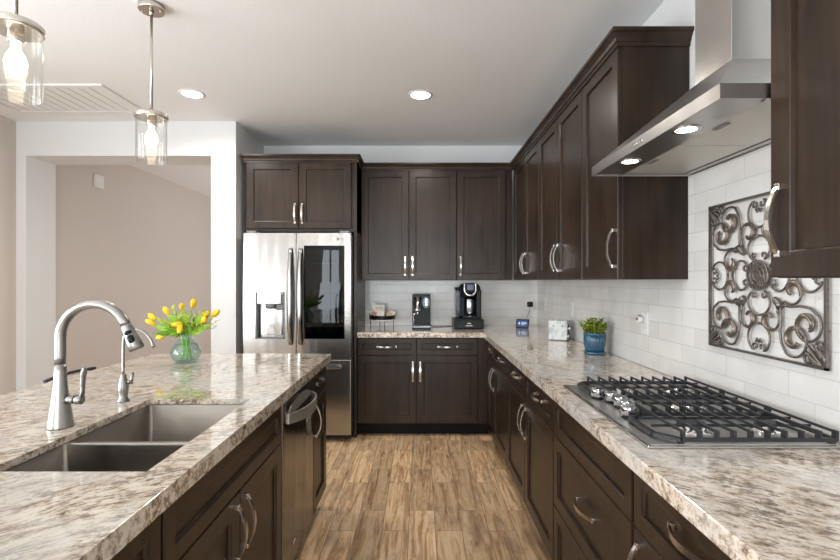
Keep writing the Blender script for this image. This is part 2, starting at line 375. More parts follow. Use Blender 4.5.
def holed(bm, xs, ys, z0, z1, hole, axis='z'):
    """slab over grid lines xs, ys with cells in `hole` left open; axis says which way it is thick"""
    def pt(x, y, z): return (x, y, z) if axis == 'z' else (x, z, y)
    nx, ny = len(xs), len(ys)
    V = {}
    for i in range(nx):
        for j in range(ny):
            for k, z in enumerate((z0, z1)): V[i, j, k] = bm.verts.new(pt(xs[i], ys[j], z))
    solid = {(i, j) for i in range(nx-1) for j in range(ny-1)} - set(hole)
    for i, j in solid:
        for k in (0, 1): bm.faces.new((V[i,j,k], V[i+1,j,k], V[i+1,j+1,k], V[i,j+1,k]))
        for (di, dj, a, b) in ((-1,0,(i,j),(i,j+1)), (1,0,(i+1,j),(i+1,j+1)), (0,-1,(i,j),(i+1,j)), (0,1,(i,j+1),(i+1,j+1))):
            if (i+di, j+dj) not in solid:
                bm.faces.new((V[a+(0,)], V[b+(0,)], V[b+(1,)], V[a+(1,)]))

# ------------------------------------------------------------------ room shell
bm = bmesh.new(); bx(bm, XL-0.3, XR+0.15, REAR-0.2, 9.0, -0.1, 0); struct('floor', bm, 'floor')
bm = bmesh.new(); bx(bm, XL-0.3, XR+0.15, REAR-0.2, 9.0, CEIL, CEIL+0.1); struct('ceiling', bm, 'ceiling')
bm = bmesh.new(); bx(bm, -1.774, XR+0.15, BACK, BACK+0.12, 0, CEIL); struct('wall_back', bm, 'wall')
bm = bmesh.new(); bx(bm, XR, XR+0.15, REAR, BACK, 0, CEIL); struct('wall_right', bm, 'wall')
bm = bmesh.new()   # left wall with side window opening
holed(bm, [REAR]+[q for w_ in SWIN for q in w_]+[4.315], [0, WZ[0], WZ[1], CEIL], XL-0.12, XL, [(1, 1), (3, 1), (5, 1)])
for v in bm.verts: v.co = Vector((v.co.z, v.co.x, v.co.y))
struct('wall_left', bm, 'wall_greige_dim')
bm = bmesh.new(); holed(bm, [XL]+[q for w_ in RWIN for q in w_]+[XR], [0, WZ[0], WZ[1], CEIL], REAR-0.12, REAR, [(1, 1), (3, 1), (5, 1)], 'y'); struct('wall_rear', bm, 'wall')
# archway wall (pier, header, jamb) as one continuous wall
bm = bmesh.new(); holed(bm, [XL+0.001, -3.345, -1.774, -1.563], [0, 2.424, CEIL], FW, 4.315, [(1, 0)], 'y')
bx(bm, -1.774, -1.563, 4.315, BACK, 0, CEIL)
struct('wall_archway', bm, 'wall')
bm = bmesh.new(); bx(bm, -3.52, -3.40, 4.315, 8.8, 0, CEIL); struct('wall_hall', bm, 'wall_greige_dim')
bm = bmesh.new(); bx(bm, -3.52, XR, 8.8, 8.9, 0, CEIL); struct('wall_hall_end', bm, 'wall_greige_dim')
bm = bmesh.new(); bx(bm, -0.05, 0.05, BACK+0.12, 8.8, 0, CEIL); struct('wall_hall_far_side', bm, 'wall_greige_dim')
def window(name, x0, x1, z0, z1, place):
    bm = bmesh.new()
    for a, b_, c, d in ((x0, x1, z0, z0+0.05), (x0, x1, z1-0.05, z1), (x0, x0+0.05, z0, z1), (x1-0.05, x1, z0, z1)): bx(bm, a, b_, -0.03, 0.03, c, d)
    xm = (x0+x1)/2; bx(bm, xm-0.025, xm+0.025, -0.02, 0.02, z0, z1)
    for v in bm.verts: v.co = place(v.co)
    return struct(name, bm, 'white')
for k, (a, b) in enumerate(RWIN): window('window_%d' % (k+1), a, b, *WZ, lambda c: Vector((c.x, REAR-0.02+c.y*0.5, c.z)))
for k, (a, b) in enumerate(SWIN): window('window_%d' % (k+4), a, b, *WZ, lambda c: Vector((XL-0.02+c.y*0.5, c.x, c.z)))
bm = bmesh.new(); bx(bm, XL, XL+0.015, 1.6, FW, 0, 0.13); struct('baseboard_left', bm, 'white')
bm = bmesh.new(); bx(bm, -3.40, -3.385, 4.33, 8.8, 0, 0.13); struct('baseboard_hall', bm, 'white')
bm = bmesh.new(); bx(bm, XL, XR, REAR, REAR+0.015, 0, 0.13); struct('baseboard_rear', bm, 'white')
# tiled splashbacks
UB = 1.367
bm = bmesh.new(); bx(bm, -0.548, XR-0.008, BACK-0.008, BACK, 0.914, UB+0.005)
tag(obj('tile_backsplash', bm, 'tile_back'), 'cream subway tile backsplash on the back wall behind the coffee makers', 'backsplash')
bm = bmesh.new(); holed(bm, [0.25, 1.14, 2.08, BACK], [0.914, UB+0.005, 1.83], XR-0.008, XR, [(0, 1), (2, 1)])
for v in bm.verts: v.co = Vector((v.co.z, v.co.x, v.co.y))
tag(obj('tile_backsplash', bm, 'tile_right'), 'cream subway tile backsplash on the right wall behind the cooktop', 'backsplash')

# ------------------------------------------------------------------ cabinet making
def front_bm(x0, x1, z0, z1, fw):
    bm = bmesh.new(); rings = []
    for ins, y in ((0, 0), (0, -0.017), (0.003, -0.02), (fw, -0.02), (fw+0.0035, -0.0185), (fw+0.006, -0.010)):
        rings.append([bm.verts.new(p) for p in ((x0+ins, y, z0+ins), (x1-ins, y, z0+ins), (x1-ins, y, z1-ins), (x0+ins, y, z1-ins))])
    for a, b in zip(rings, rings[1:]):
        for k in range(4): bm.faces.new((a[k], a[(k+1) % 4], b[(k+1) % 4], b[k]))
    bm.faces.new(rings[0][::-1]); bm.faces.new(rings[-1]); return bm
_hm = {}
def handle_mesh(vert, L=0.16):
    if (vert, L) in _hm: return _hm[vert, L]
    bm = bmesh.new(); n = 14; rings = []
    for i in range(n+1):
        s = -1+2*i/n; a = s*L/2; y = -(0.010+0.024*math.cos(s*PI/2)**0.8 if abs(s) < 1 else 0.010)
        w = 0.0078-0.0012*abs(s); t = 0.0032
        rings.append([(a, y-t, -w), (a, y-t, w), (a, y+t, w), (a, y+t, -w)])
    R = [[bm.verts.new(p) for p in r] for r in rings]
    for a, b in zip(R, R[1:]):
        for k in range(4): bm.faces.new((a[k], a[(k+1) % 4], b[(k+1) % 4], b[k]))
    bm.faces.new(R[0][::-1]); bm.faces.new(R[-1])
    for s in (-1, 1): bx(bm, s*L/2-0.008, s*L/2+0.008, -0.013, 0.0, -0.0085, 0.0085, bev=0.0015)
    if vert:
        for v in bm.verts: v.co = Vector((-v.co.z, v.co.y, v.co.x))
    bmesh.ops.recalc_face_normals(bm, faces=bm.faces)
    me = bpy.data.meshes.new('handle'); bm.to_mesh(me); bm.free(); me.materials.append(M['nickel'])
    _hm[vert, L] = me; return me
def add_handle(parent, x, z, vert, L=0.16, y=-0.02):
    o = bpy.data.objects.new('handle', handle_mesh(vert, L)); C.objects.link(o); o.parent = parent; o.location = (x, y, z)
    o['label'] = 'satin nickel arched pull'
    return o
def cabinet(label, loc, rz, w, depth, z0, z1, fronts, toe=False, name='base_cabinet', group=None, cat='cabinet', filler=None):
    t = thing(name, label, cat, loc, rz, group)
    bm = bmesh.new(); bx(bm, 0, w, 0.001, depth, z0, z1, bev=0.001, seg=1); obj('body', bm, 'wood', t)
    if toe: box_obj('toe_kick', (0.0, w, 0.065, 0.08, 0.0, z0), 'toe', t)
    for f in fronts:
        kind, x0, x1, a, b = f[:5]
        fw = 0.060 if kind == 'door' else (0.045 if (b-a) < 0.22 else 0.052)
        o = obj(kind, front_bm(x0+0.0015, x1-0.0015, a+0.0015, b-0.0015, fw), 'wood', t)
        for h in f[5:]:
            if h: add_handle(o, h[0], h[1], h[2], y=-0.02 if kind == 'door' or abs(h[1]-(a+b)/2) > 0.08 or not h[2] and (b-a) < 0.0 else (-0.02 if h[2] else -0.010))
    if filler: box_obj('filler_strip', filler, 'wood', t)
    return t
ZT, ZD, ZB = 0.862, 0.709, 0.115     # drawer top, drawer/door gap, door bottom
XC, XU = 0.585, 0.865
R = -PI/2

# back wall base: one unit, two drawers over two doors
F0 = 4.10+0.02
w0 = 0.508+0.545
xa, xm, xb = -0.548, -0.030, 0.506
def lx(v): return v-(-0.548)
cabinet('dark brown base cabinet on the back wall with two doors below two drawers', (-0.548, F0, 0), 0, 1.153, BACK-F0-0.005, ZB, 0.868, [
    ('drawer', lx(xa), lx(xm), ZD, ZT, (lx(-0.29), (ZD+ZT)/2, False)),
    ('drawer', lx(xm), lx(xb), ZD, ZT, (lx(0.24), (ZD+ZT)/2, False)),
    ('door', lx(xa), lx(xm), ZB, ZD, (lx(-0.062), 0.572, True)),
    ('door', lx(xm), lx(xb), ZB, ZD, (lx(0.002), 0.572, True))], toe=True, filler=(lx(0.508), lx(0.604), -0.018, 0.001, ZB, 0.866))
# right-hand base run; local x runs towards the camera
def run(y_far, y_near, fr, label):
    w = y_far-y_near; out = []
    for f in fr:
        k, a, b, z0, z1 = f[:5]; hs = [(y_far-h[0], h[1], h[2]) for h in f[5:]]
        out.append((k, y_far-a, y_far-b, z0, z1, *hs))
    return cabinet(label, (XC+0.02, y_far, 0), R, w, XR-XC-0.025-0.005, ZB, 0.868, out, toe=True)
run(4.115, 3.17, [('drawer', 4.06, 3.735, ZD-0.01, ZT, (3.90, 0.78, False)), ('drawer', 3.735, 3.17, ZD-0.01, ZT, (3.45, 0.78, False)),
    ('door', 4.06, 3.735, ZB, ZD-0.01, (3.775, 0.575, True)), ('door', 3.735, 3.17, ZB, ZD-0.01, (3.695, 0.575, True))],
    'dark brown base cabinet on the right wall, farthest one, in the corner')
run(3.17, 2.065, [('drawer', 3.17, 2.625, ZD-0.015, ZT, (2.90, 0.78, False)), ('drawer', 2.625, 2.065, ZD-0.015, ZT, (2.345, 0.78, False)),
    ('door', 3.17, 2.625, ZB, ZD-0.015, (2.665, 0.575, True)), ('door', 2.625, 2.065, ZB, ZD-0.015, (2.585, 0.575, True))],
    'dark brown base cabinet on the right wall between the corner and cooktop cabinets')
run(2.065, 1.296, [('drawer', 2.06, 1.30, 0.690, ZT), ('drawer', 2.06, 1.30, 0.385, 0.690, (1.68, 0.545, False)), ('drawer', 2.06, 1.30, ZB, 0.385, (1.68, 0.29, False))],
    'dark brown base cabinet with wide drawers directly under the gas cooktop')
run(1.296, 0.70, [('drawer', 1.29, 0.71, 0.690, ZT, (1.02, 0.787, False)), ('door', 1.29, 1.0, ZB, 0.690, (1.25, 0.575, True)), ('door', 1.0, 0.71, ZB, 0.690)],
    'dark brown base cabinet nearest the camera at the right edge, one wide drawer')

# upper cabinets
def upper_handle_z(): return 1.50
UT = 2.392
FB = 4.38+0.02
def ub(v, x0): return v-x0
cabinet('dark brown wall cabinet above the coffee makers with a pair of doors', (-0.548, FB, 0), 0, 0.89, BACK-FB-0.004, UB, UT+0.01, [
    ('door', 0.0, 0.443, UB, UT, (0.443-0.033, 1.50, True)), ('door', 0.446, 0.889, UB, UT, (0.446+0.033, 1.50, True))], name='wall_cabinet')
cabinet('dark brown wall cabinet with a single door near the back corner', (0.342, FB, 0), 0, 0.52, BACK-FB-0.004, UB, UT+0.01, [
    ('door', 0.002, 0.457, UB, UT, (0.035, 1.50, True))], name='wall_cabinet')
def upper(y_far, y_near, fr, label, zt=UT):
    out = []
    for f in fr:
        a, b = f[:2]; hs = [(y_far-h, 1.505, True) for h in f[2:]]
        out.append(('door', y_far-a, y_far-b, UB, zt, *hs))
    return cabinet(label, (XU+0.02, y_far, 0), R, y_far-y_near, XR-XU-0.02-0.004, UB, zt+0.01, out, name='wall_cabinet')
upper(4.378, 3.428, [(4.34, 3.885, 3.92), (3.885, 3.43, 3.85)], 'dark brown two-door wall cabinet on the right wall, in the far corner')
upper(3.428, 2.512, [(3.428, 2.97, 3.005), (2.97, 2.512, 2.935)], 'dark brown two-door wall cabinet on the right wall, in the middle of its row')
upper(2.512, 2.054, [(2.512, 2.056, 2.095)], 'dark brown single-door wall cabinet right beside the far end of the range hood')
upper(1.165, 0.25, [(1.163, 0.71, 1.125), (0.71, 0.26, 0.67)], 'dark brown wall cabinet at the top right, nearest the camera')

# crown moulding
def crown(path, name, label):
    prof = [(0.0, 2.385), (0.006, 2.385), (0.006, 2.400), (0.012, 2.404), (0.016, 2.418), (0.026, 2.436), (0.034, 2.440), (0.034, 2.455), (0.0, 2.455)]
    ps = [Vector((x, y)) for x, y in path]; seg = []
    for a, b in zip(ps, ps[1:]):
        d = (b-a).normalized(); seg.append(Vector((d.y, -d.x)))
    bm = bmesh.new(); rings = []
    for i, p in enumerate(ps):
        n = seg[0] if i == 0 else seg[-1] if i == len(ps)-1 else (seg[i-1]+seg[i])
        rings.append([bm.verts.new((p.x+n.x*o, p.y+n.y*o, z)) for o, z in prof])
    m = len(prof)
    for a, b in zip(rings, rings[1:]):
        for k in range(m): bm.faces.new((a[k], a[(k+1) % m], b[(k+1) % m], b[k]))
    bm.faces.new(rings[0][::-1]); bm.faces.new(rings[-1])
    tag(obj(name, bm, 'wood'), label, 'molding')
crown([(-0.545, 4.3795), (XU-0.0005, 4.3795), (XU-0.0005, 2.0535), (XR-0.002, 2.0535)], 'crown_molding', 'long dark crown molding capping the wall cabinets around the back corner')
crown([(-1.522, BACK-0.002), (-1.522, 4.0795), (-0.5485, 4.0795), (-0.5485, BACK-0.002)], 'crown_molding', 'dark crown molding on top of the cabinet above the refrigerator')
crown([(XR-0.002, 1.168), (XU-0.0005, 1.168), (XU-0.0005, 0.25)], 'crown_molding', 'dark crown molding of the near wall cabinet at the right edge')

# refrigerator surround
t = thing('refrigerator_cabinet', 'dark brown two-door cabinet and side panels framing the refrigerator', 'cabinet', (-1.519, 4.10, 0))
box_obj('body', (0.0, 0.97, 0.001, 0.605, 1.79, UT+0.01), 'wood', t)
box_obj('side_panel', (0.0, 0.022, 0.0, 0.605, 0.0, 1.79), 'wood', t)
box_obj('side_panel', (0.945, 0.97, -0.02, 0.605, 0.0, UT+0.008), 'wood', t, bev=0.001)
box_obj('side_panel', (0.0, 0.022, -0.001, 0.03, 1.79, UT), 'wood', t)
for x0, x1, hx in ((0.012, 0.463, 0.435), (0.467, 0.922, 0.497)):
    d = obj('door', front_bm(x0, x1, 1.817, UT, 0.060), 'wood', t)
    add_handle(d, hx, 1.945, True)

# ------------------------------------------------------------------ worktops
bm = bmesh.new()
polyext(bm, [(-0.545, 4.07), (0.549, 4.07), (0.549, 0.30), (XR-0.009, 0.30), (XR-0.009, BACK-0.009), (-0.545, BACK-0.009)], 0.870, 0.914, bev=0.006)
tag(obj('granite_countertop', bm, 'granite'), 'L-shaped beige speckled granite countertop along the back and right walls', 'countertop')
IX0, IX1, IY0, IY1 = -1.64, -0.547, 0.30, 2.89
SX0, SX1, SY0, SY1 = -1.02, -0.640, 1.10, 1.776
bm = bmesh.new(); holed(bm, [IX0, SX0, SX1, IX1], [IY0, SY0, SY1, IY1], 0.894, 0.914, [(1, 1)])
eds = [e for e in bm.edges if all(abs(v.co.z-0.914) < 1e-6 for v in e.verts) and (all(abs(v.co.x-IX0) < 1e-6 for v in e.verts) or all(abs(v.co.x-IX1) < 1e-6 for v in e.verts) or all(abs(v.co.y-IY1) < 1e-6 for v in e.verts) or all(abs(v.co.y-IY0) < 1e-6 for v in e.verts))]
bmesh.ops.bevel(bm, geom=eds, offset=0.007, segments=4, profile=0.5, affect='EDGES')
holed(bm, [IX0, SX0-0.03, SX1+0.03, IX1], [IY0, SY0-0.03, SY1+0.03, IY1], 0.868, 0.894, [(1, 1)])
tag(obj('granite_countertop', bm, 'granite_island'), 'beige speckled granite island top with a sink cut into it', 'countertop')

# ------------------------------------------------------------------ island
IC = -0.568
L90 = PI/2
def island(y0, y1, fr, label):
    return cabinet(label, (IC-0.02, y0, 0), L90, y1-y0, 0.62, ZB-0.01, 0.866, [(f[0], f[1]-y0, f[2]-y0, f[3], f[4], *[(h[0]-y0, h[1], h[2]) for h in f[5:]]) for f in fr], toe=True)
def open_island(y0, y1, fr, label):   # sink base: carcass without a top so the bowls can hang in it
    t = thing('base_cabinet', label, 'cabinet', (IC-0.02, y0, 0), L90); w = y1-y0
    bm = bmesh.new()
    bx(bm, 0, 0.018, 0.001, 0.62, ZB, 0.866); bx(bm, w-0.018, w, 0.001, 0.62, ZB, 0.866); bx(bm, 0, w, 0.602, 0.62, ZB, 0.866); bx(bm, 0, w, 0.001, 0.62, ZB, ZB+0.018)
    bx(bm, 0, w, 0.001, 0.018, ZB, 0.866)
    obj('body', bm, 'wood', t); box_obj('toe_kick', (0, w, 0.065, 0.08, 0, ZB), 'toe', t)
    for f in fr:
        o = obj(f[0], front_bm(f[1]-y0+0.0015, f[2]-y0-0.0015, f[3]+0.0015, f[4]-0.0015, 0.060 if f[0] == 'door' else 0.045), 'wood', t)
        for h in f[5:]: add_handle(o, h[0]-y0, h[1], h[2])
open_island(1.039, 1.930, [('panel', 1.042, 1.927, 0.70, ZT), ('door', 1.042, 1.483, ZB, 0.70, (1.445, 0.585, True)), ('door', 1.483, 1.927, ZB, 0.70, (1.521, 0.585, True))],
    'dark brown island base cabinet below the sink with a pair of doors')
island(0.40, 1.037, [('drawer', 0.41, 1.034, 0.70, ZT, (0.72, 0.78, False)), ('door', 0.41, 1.034, ZB, 0.70, (0.46, 0.585, True))],
    'dark brown island base cabinet nearest the camera at the bottom left')
island(2.497, 2.862, [('drawer', 2.500, 2.848, 0.718, ZT, (2.672, 0.79, False)), ('door', 2.500, 2.848, ZB-0.005, 0.715, (2.545, 0.60, True))],
    'narrow dark brown cabinet with one drawer and door at the far end of the island')
bm = bmesh.new(); bx(bm, -1.230, -1.211, 0.40, 2.862, 0.0, 0.866, bev=0.001)
tag(obj('island_back_panel', bm, 'wood'), 'dark brown panel closing the seating side of the island', 'panel')

# dishwasher
t = thing('dishwasher', 'dark stainless dishwasher with arched handle built into the island', 'dishwasher', (IC-0.02, 1.934, 0), L90)
W = 0.558
box_obj('body', (0.004, W-0.004, 0.002, 0.58, 0.10, 0.862), 'dark', t)
bm = bmesh.new(); bx(bm, 0.004, W-0.004, -0.022, 0.0, 0.115, 0.855, bev=0.004); dr = obj('door', bm, 'steel_dark', t)
bm = bmesh.new(); bx(bm, 0.012, W-0.012, -0.0235, -0.0215, 0.705, 0.848, bev=0.0005, seg=1); obj('control_panel', bm, 'steel_dark', dr)
box_obj('toe_kick', (0.0, W, 0.065, 0.08, 0, 0.10), 'toe', t)
bm = bmesh.new(); n = 20; Rr = []
for i in range(n+1):
    s = -1+2*i/n; x = 0.285+s*0.215; y = -0.026-0.058*(1-abs(s)**2.4); h = 0.021+0.005*(1-s*s)
    Rr.append([bm.verts.new(p) for p in ((x, y-0.004, 0.770-h), (x, y-0.006, 0.770+h), (x, y+0.004, 0.770+h), (x, y+0.006, 0.770-h))])
for a, b in zip(Rr, Rr[1:]):
    for k in range(4): bm.faces.new((a[k], a[(k+1) % 4], b[(k+1) % 4], b[k]))
bm.faces.new(Rr[0][::-1]); bm.faces.new(Rr[-1]); M['satin'] = simple('satin_steel', (0.62, 0.60, 0.57), 0.42, metal=0.9, var=0.04); obj('handle', bm, 'satin', dr)['label'] = 'light satin steel arched handle'
bm = bmesh.new(); pc = [(0.285+0.215*math.cos(PI*k/20), 0.775+0.055*math.sin(PI*k/20)) for k in range(21)]
fa = [bm.verts.new((x, -0.0255, z)) for x, z in pc]; fb = [bm.verts.new((x, -0.022, z)) for x, z in pc]
bm.faces.new(fa); bm.faces.new(fb[::-1])
for k in range(21): bm.faces.new((fa[k], fa[(k+1) % 21], fb[(k+1) % 21], fb[k]))
obj('handle_pocket', bm, 'satin', dr)
def text(name, body, size, loc, rot, mat, parent=None, ext=0.0004, align='CENTER'):
    c = bpy.data.curves.new(name, 'FONT'); c.body = body; c.size = size; c.extrude = ext; c.align_x = align; c.align_y = 'CENTER'
    tmp = bpy.data.objects.new(name+'_curve', c); me = bpy.data.meshes.new_from_object(tmp); bpy.data.objects.remove(tmp); me.materials.clear(); me.materials.append(M[mat])
    o = bpy.data.objects.new(name, me); C.objects.link(o); o.location = loc; o.rotation_euler = rot
    if parent: o.parent = parent
    return o
bm = bmesh.new(); tube(bm, [(0.17, -0.0222, 0.185), (0.17, -0.0235, 0.185)], 0.007, 16); lg = obj('logo', bm, 'chrome', dr)
text('lettering', 'LG', 0.018, (0.195, -0.0232, 0.185), (PI/2, 0, 0), 'chrome', dr)

# sink
t = thing('sink', 'undermount stainless steel double bowl sink set into the island', 'sink', (0, 0, 0))
def bowl(y0, y1, ztop, zb):
    bm = bmesh.new(); x0, x1 = SX0-0.004, SX1+0.004; i = 0.02
    top = [(x0, y0), (x1, y0), (x1, y1), (x0, y1)]; r = 0.018
    def ring(ins, z, rad):
        pts = []; X0, X1, Y0, Y1 = x0+ins, x1-ins, y0+ins, y1-ins
        for cx, cy, a in ((X1-rad, Y1-rad, 0), (X0+rad, Y1-rad, 90), (X0+rad, Y0+rad, 180), (X1-rad, Y0+rad, 270)):
            for k in range(5): an = math.radians(a+22.5*k); pts.append((cx+rad*math.cos(an), cy+rad*math.sin(an), z))
        return [bm.verts.new(p) for p in pts]
    rs = [ring(-0.001, ztop, 0.012), ring(0.0, ztop-0.001, 0.012), ring(0.002, zb+0.03, 0.014), ring(0.006, zb+0.012, 0.016), ring(0.018, zb+0.002, 0.02), ring(0.03, zb, 0.02)]
    for a, b in zip(rs, rs[1:]):
        for k in range(len(a)): bm.faces.new((a[k], a[(k+1) % len(a)], b[(k+1) % len(a)], b[k])).smooth = True
    bm.faces.new(rs[-1])
    ro = ring(-0.002, ztop, 0.013); rb = ring(-0.002, zb-0.002, 0.013)
    for k in range(len(ro)):
        bm.faces.new((ro[k], ro[(k+1) % len(ro)], rb[(k+1) % len(ro)], rb[k])); bm.faces.new((ro[k], ro[(k+1) % len(ro)], rs[0][(k+1) % len(ro)], rs[0][k]))
    bm.faces.new(rb)
    o = obj('bowl', bm, 'steel_sink', t, recalc=False)
    bm = bmesh.new(); lathe(bm, [(0.045, 0), (0.045, 0.003), (0.03, 0.003), (0.028, 0.0015), (0.0001, 0.001)], ((x0+x1)/2, (y0+y1)/2, zb)); obj('drain', bm, 'steel', o)
bowl(SY0-0.004, 1.352, 0.892, 0.70); bowl(1.372, SY1+0.004, 0.892, 0.68)
bm = bmesh.new(); bx(bm, SX0-0.003, SX1+0.003, 1.351, 1.373, 0.80, 0.893, bev=0.006, seg=3); obj('divider', bm, 'steel', t)

# ------------------------------------------------------------------ faucets
t = thing('kitchen_faucet', 'tall brushed nickel pull-down gooseneck faucet behind the island sink', 'faucet', (-1.099, 1.436, 0.914))
bm = bmesh.new(); lathe(bm, [(0.0355, 0), (0.0355, 0.004), (0.033, 0.02), (0.029, 0.05), (0.0235, 0.09), (0.0185, 0.13), (0.0165, 0.17), (0.0158, 0.193)]); obj('body', bm, 'faucet', t)
bm = bmesh.new(); z0 = 0.195; cz = 0.272; r = 0.104
pts = [Vector((0, 0, z0+(cz-z0)*k/4)) for k in range(4)]+arc((r, 0, cz), r, 180, 22, 26)
tube(bm, pts, 0.0150, 16); obj('neck', bm, 'faucet', t)
e = pts[-1]; d = (pts[-1]-pts[-2]).normalized()
bm = bmesh.new(); tube(bm, [e+d*s for s in (0, 0.003, 0.004, 0.03, 0.06, 0.078, 0.082)], [0.015, 0.0165, 0.0165, 0.018, 0.0215, 0.0225, 0.019], 18); sp = obj('spray_head', bm, 'faucet', t)
side = Vector((0, -1, 0)); nn = d.cross(side)
for s, hh in ((0.026, 0.0055), (0.048, 0.012)):
    c = e+d*s; bm = bmesh.new(); hh *= 1.15
    tube(bm, [c+d*q for q in (-hh, -hh*0.6, hh*0.6, hh)], [0.006, 0.0105, 0.0105, 0.006], 12)
    for v in bm.verts: v.co += side*0.0130+Vector((0.004, 0, 0.002))
    obj('button', bm, 'black', sp)
bm = bmesh.new(); tube(bm, [(0.015, 0, 0.085), (0.050, -0.004, 0.085)], 0.0135, 16); tube(bm, [(0.050, -0.004, 0.085), (0.056, -0.005, 0.085), (0.070, -0.006, 0.085), (0.073, -0.006, 0.085)], [0.0115, 0.0145, 0.0145, 0.011], 16)
hd = obj('handle', bm, 'faucet', t)
bm = bmesh.new(); tube(bm, smoothpath([(0.064, -0.006, 0.086), (0.072, -0.006, 0.105), (0.073, -0.006, 0.135), (0.075, -0.006, 0.160), (0.078, -0.006, 0.178), (0.079, -0.006, 0.184)], 4),
    [0.008]*4+[0.0085]*4+[0.0095]*4+[0.0105]*4+[0.0085]*4+[0.003], 12, flat=0.7); obj('lever', bm, 'faucet', hd)
t = thing('filter_faucet', 'small slim brushed nickel drinking water faucet beside the tall faucet', 'faucet', (-1.100, 1.742, 0.914))
bm = bmesh.new(); lathe(bm, [(0.022, 0), (0.022, 0.004), (0.016, 0.012), (0.0145, 0.02), (0.018, 0.04), (0.0185, 0.055), (0.012, 0.085), (0.009, 0.10), (0.0055, 0.104)]); obj('body', bm, 'faucet', t)
bm = bmesh.new(); tube(bm, smoothpath([(0, 0, 0.10), (0.0, 0, 0.19), (0.003, 0, 0.235), (0.015, 0, 0.258), (0.040, 0, 0.268), (0.075, 0, 0.257), (0.098, 0, 0.235), (0.112, 0, 0.205)], 5), 0.0052, 10)
tube(bm, [(0.108, 0, 0.214), (0.114, 0, 0.200)], 0.0068, 10); obj('spout', bm, 'faucet', t)
bm = bmesh.new(); tube(bm, [(0.012, 0, 0.072), (0.032, 0, 0.074)], 0.006, 10); tube(bm, [(0.028, 0, 0.066), (0.031, 0, 0.085), (0.036, 0, 0.108)], [0.0085, 0.006, 0.005], 10); obj('handle', bm, 'faucet', t)

# ------------------------------------------------------------------ bar stool behind the island
t = thing('bar_stool', 'dark low-backed bar stool on the far side of the island, only its back rail showing', 'stool', (-1.58, 2.36, 0), 0)
bm = bmesh.new(); bx(bm, -0.18, 0.17, -0.19, 0.19, 0.60, 0.65, bev=0.015, seg=3); obj('seat', bm, 'seatfab', t)
for sx in (-1, 1):
    for sy in (-1, 1):
        bm = bmesh.new(); tube(bm, [(sx*0.19, sy*0.20, 0.0), (sx*0.15, sy*0.16, 0.60)], 0.012, 8); obj('leg', bm, 'iron', t)
bm = bmesh.new(); tube(bm, [(-0.18, -0.18, 0.2), (-0.18, 0.18, 0.2), (0.18, 0.18, 0.2), (0.18, -0.18, 0.2), (-0.18, -0.18, 0.2)], 0.009, 8); obj('footrest', bm, 'iron', t)
bm = bmesh.new()
for sy in (-1, 1): tube(bm, [(-0.16, sy*0.15, 0.62), (-0.175, sy*0.155, 0.893)], 0.009, 8)
obj('back_post', bm, 'iron', t)
bm = bmesh.new(); tube(bm, smoothpath([(-0.168, -0.17, 0.892), (-0.178, -0.09, 0.896), (-0.182, 0, 0.898), (-0.178, 0.09, 0.896), (-0.168, 0.17, 0.892)], 5), 0.008, 8); obj('back_rail', bm, 'iron', t)

# ------------------------------------------------------------------ refrigerator
FX0, FX1, FY = -1.4875, -0.580, 3.95
t = thing('refrigerator', 'stainless steel french door refrigerator with dispenser and dark glass window', 'refrigerator', (0, 0, 0))
box_obj('body', (FX0+0.006, FX1-0.006, 4.03, 4.66, 0.05, 1.752), 'greydark', t)
# left door with dispenser recess
bm = bmesh.new(); XS = -1.040
holed(bm, [FX0, -1.384, -1.136, XS-0.003], [0.708, 0.873, 1.267, 1.763], FY, 4.02, [(1, 1)], 'y')
bmesh.ops.bevel(bm, geom=[e for e in bm.edges if all(abs(v.co.y-FY) < 1e-6 for v in e.verts) and (all(abs(v.co.x-FX0) < 1e-6 for v in e.verts) or all(abs(v.co.x-(XS-0.003)) < 1e-6 for v in e.verts))], offset=0.010, segments=4, affect='EDGES')
ld = obj('door', bm, 'steel', t)
bm = bmesh.new(); bx(bm, -1.384, -1.136, 4.010, 4.02, 0.873, 1.267)
bx(bm, -1.350, -1.170, FY+0.03, 4.01, 0.90, 1.13, bev=0.004)
dp = obj('dispenser_recess', bm, 'steel', ld)
bm = bmesh.new()
bx(bm, -1.384, -1.372, FY-0.002, 4.0, 0.873, 1.25); bx(bm, -1.148, -1.136, FY-0.002, 4.0, 0.873, 1.25); bx(bm, -1.384, -1.136, FY-0.002, 4.0, 0.873, 0.882)
obj('dispenser_frame', bm, 'greydark', ld)
bm = bmesh.new(); bx(bm, -1.368, -1.165, FY-0.010, 4.0, 1.165, 1.270, bev=0.006); obj('dispenser_panel', bm, 'steel', ld)
bm = bmesh.new(); lathe(bm, [(0.030, 0.0), (0.042, 0.012), (0.045, 0.04)], (-1.262, FY+0.022, 1.125)); 
bx(bm, -1.21, -1.15, FY+0.0, FY+0.05, 1.115, 1.165, bev=0.01)
obj('dispenser_spout', bm, 'greydark', ld)
bm = bmesh.new(); bx(bm, -1.285, -1.235, FY+0.025, FY+0.031, 0.955, 1.09, bev=0.002); obj('dispenser_paddle', bm, 'chrome', ld)
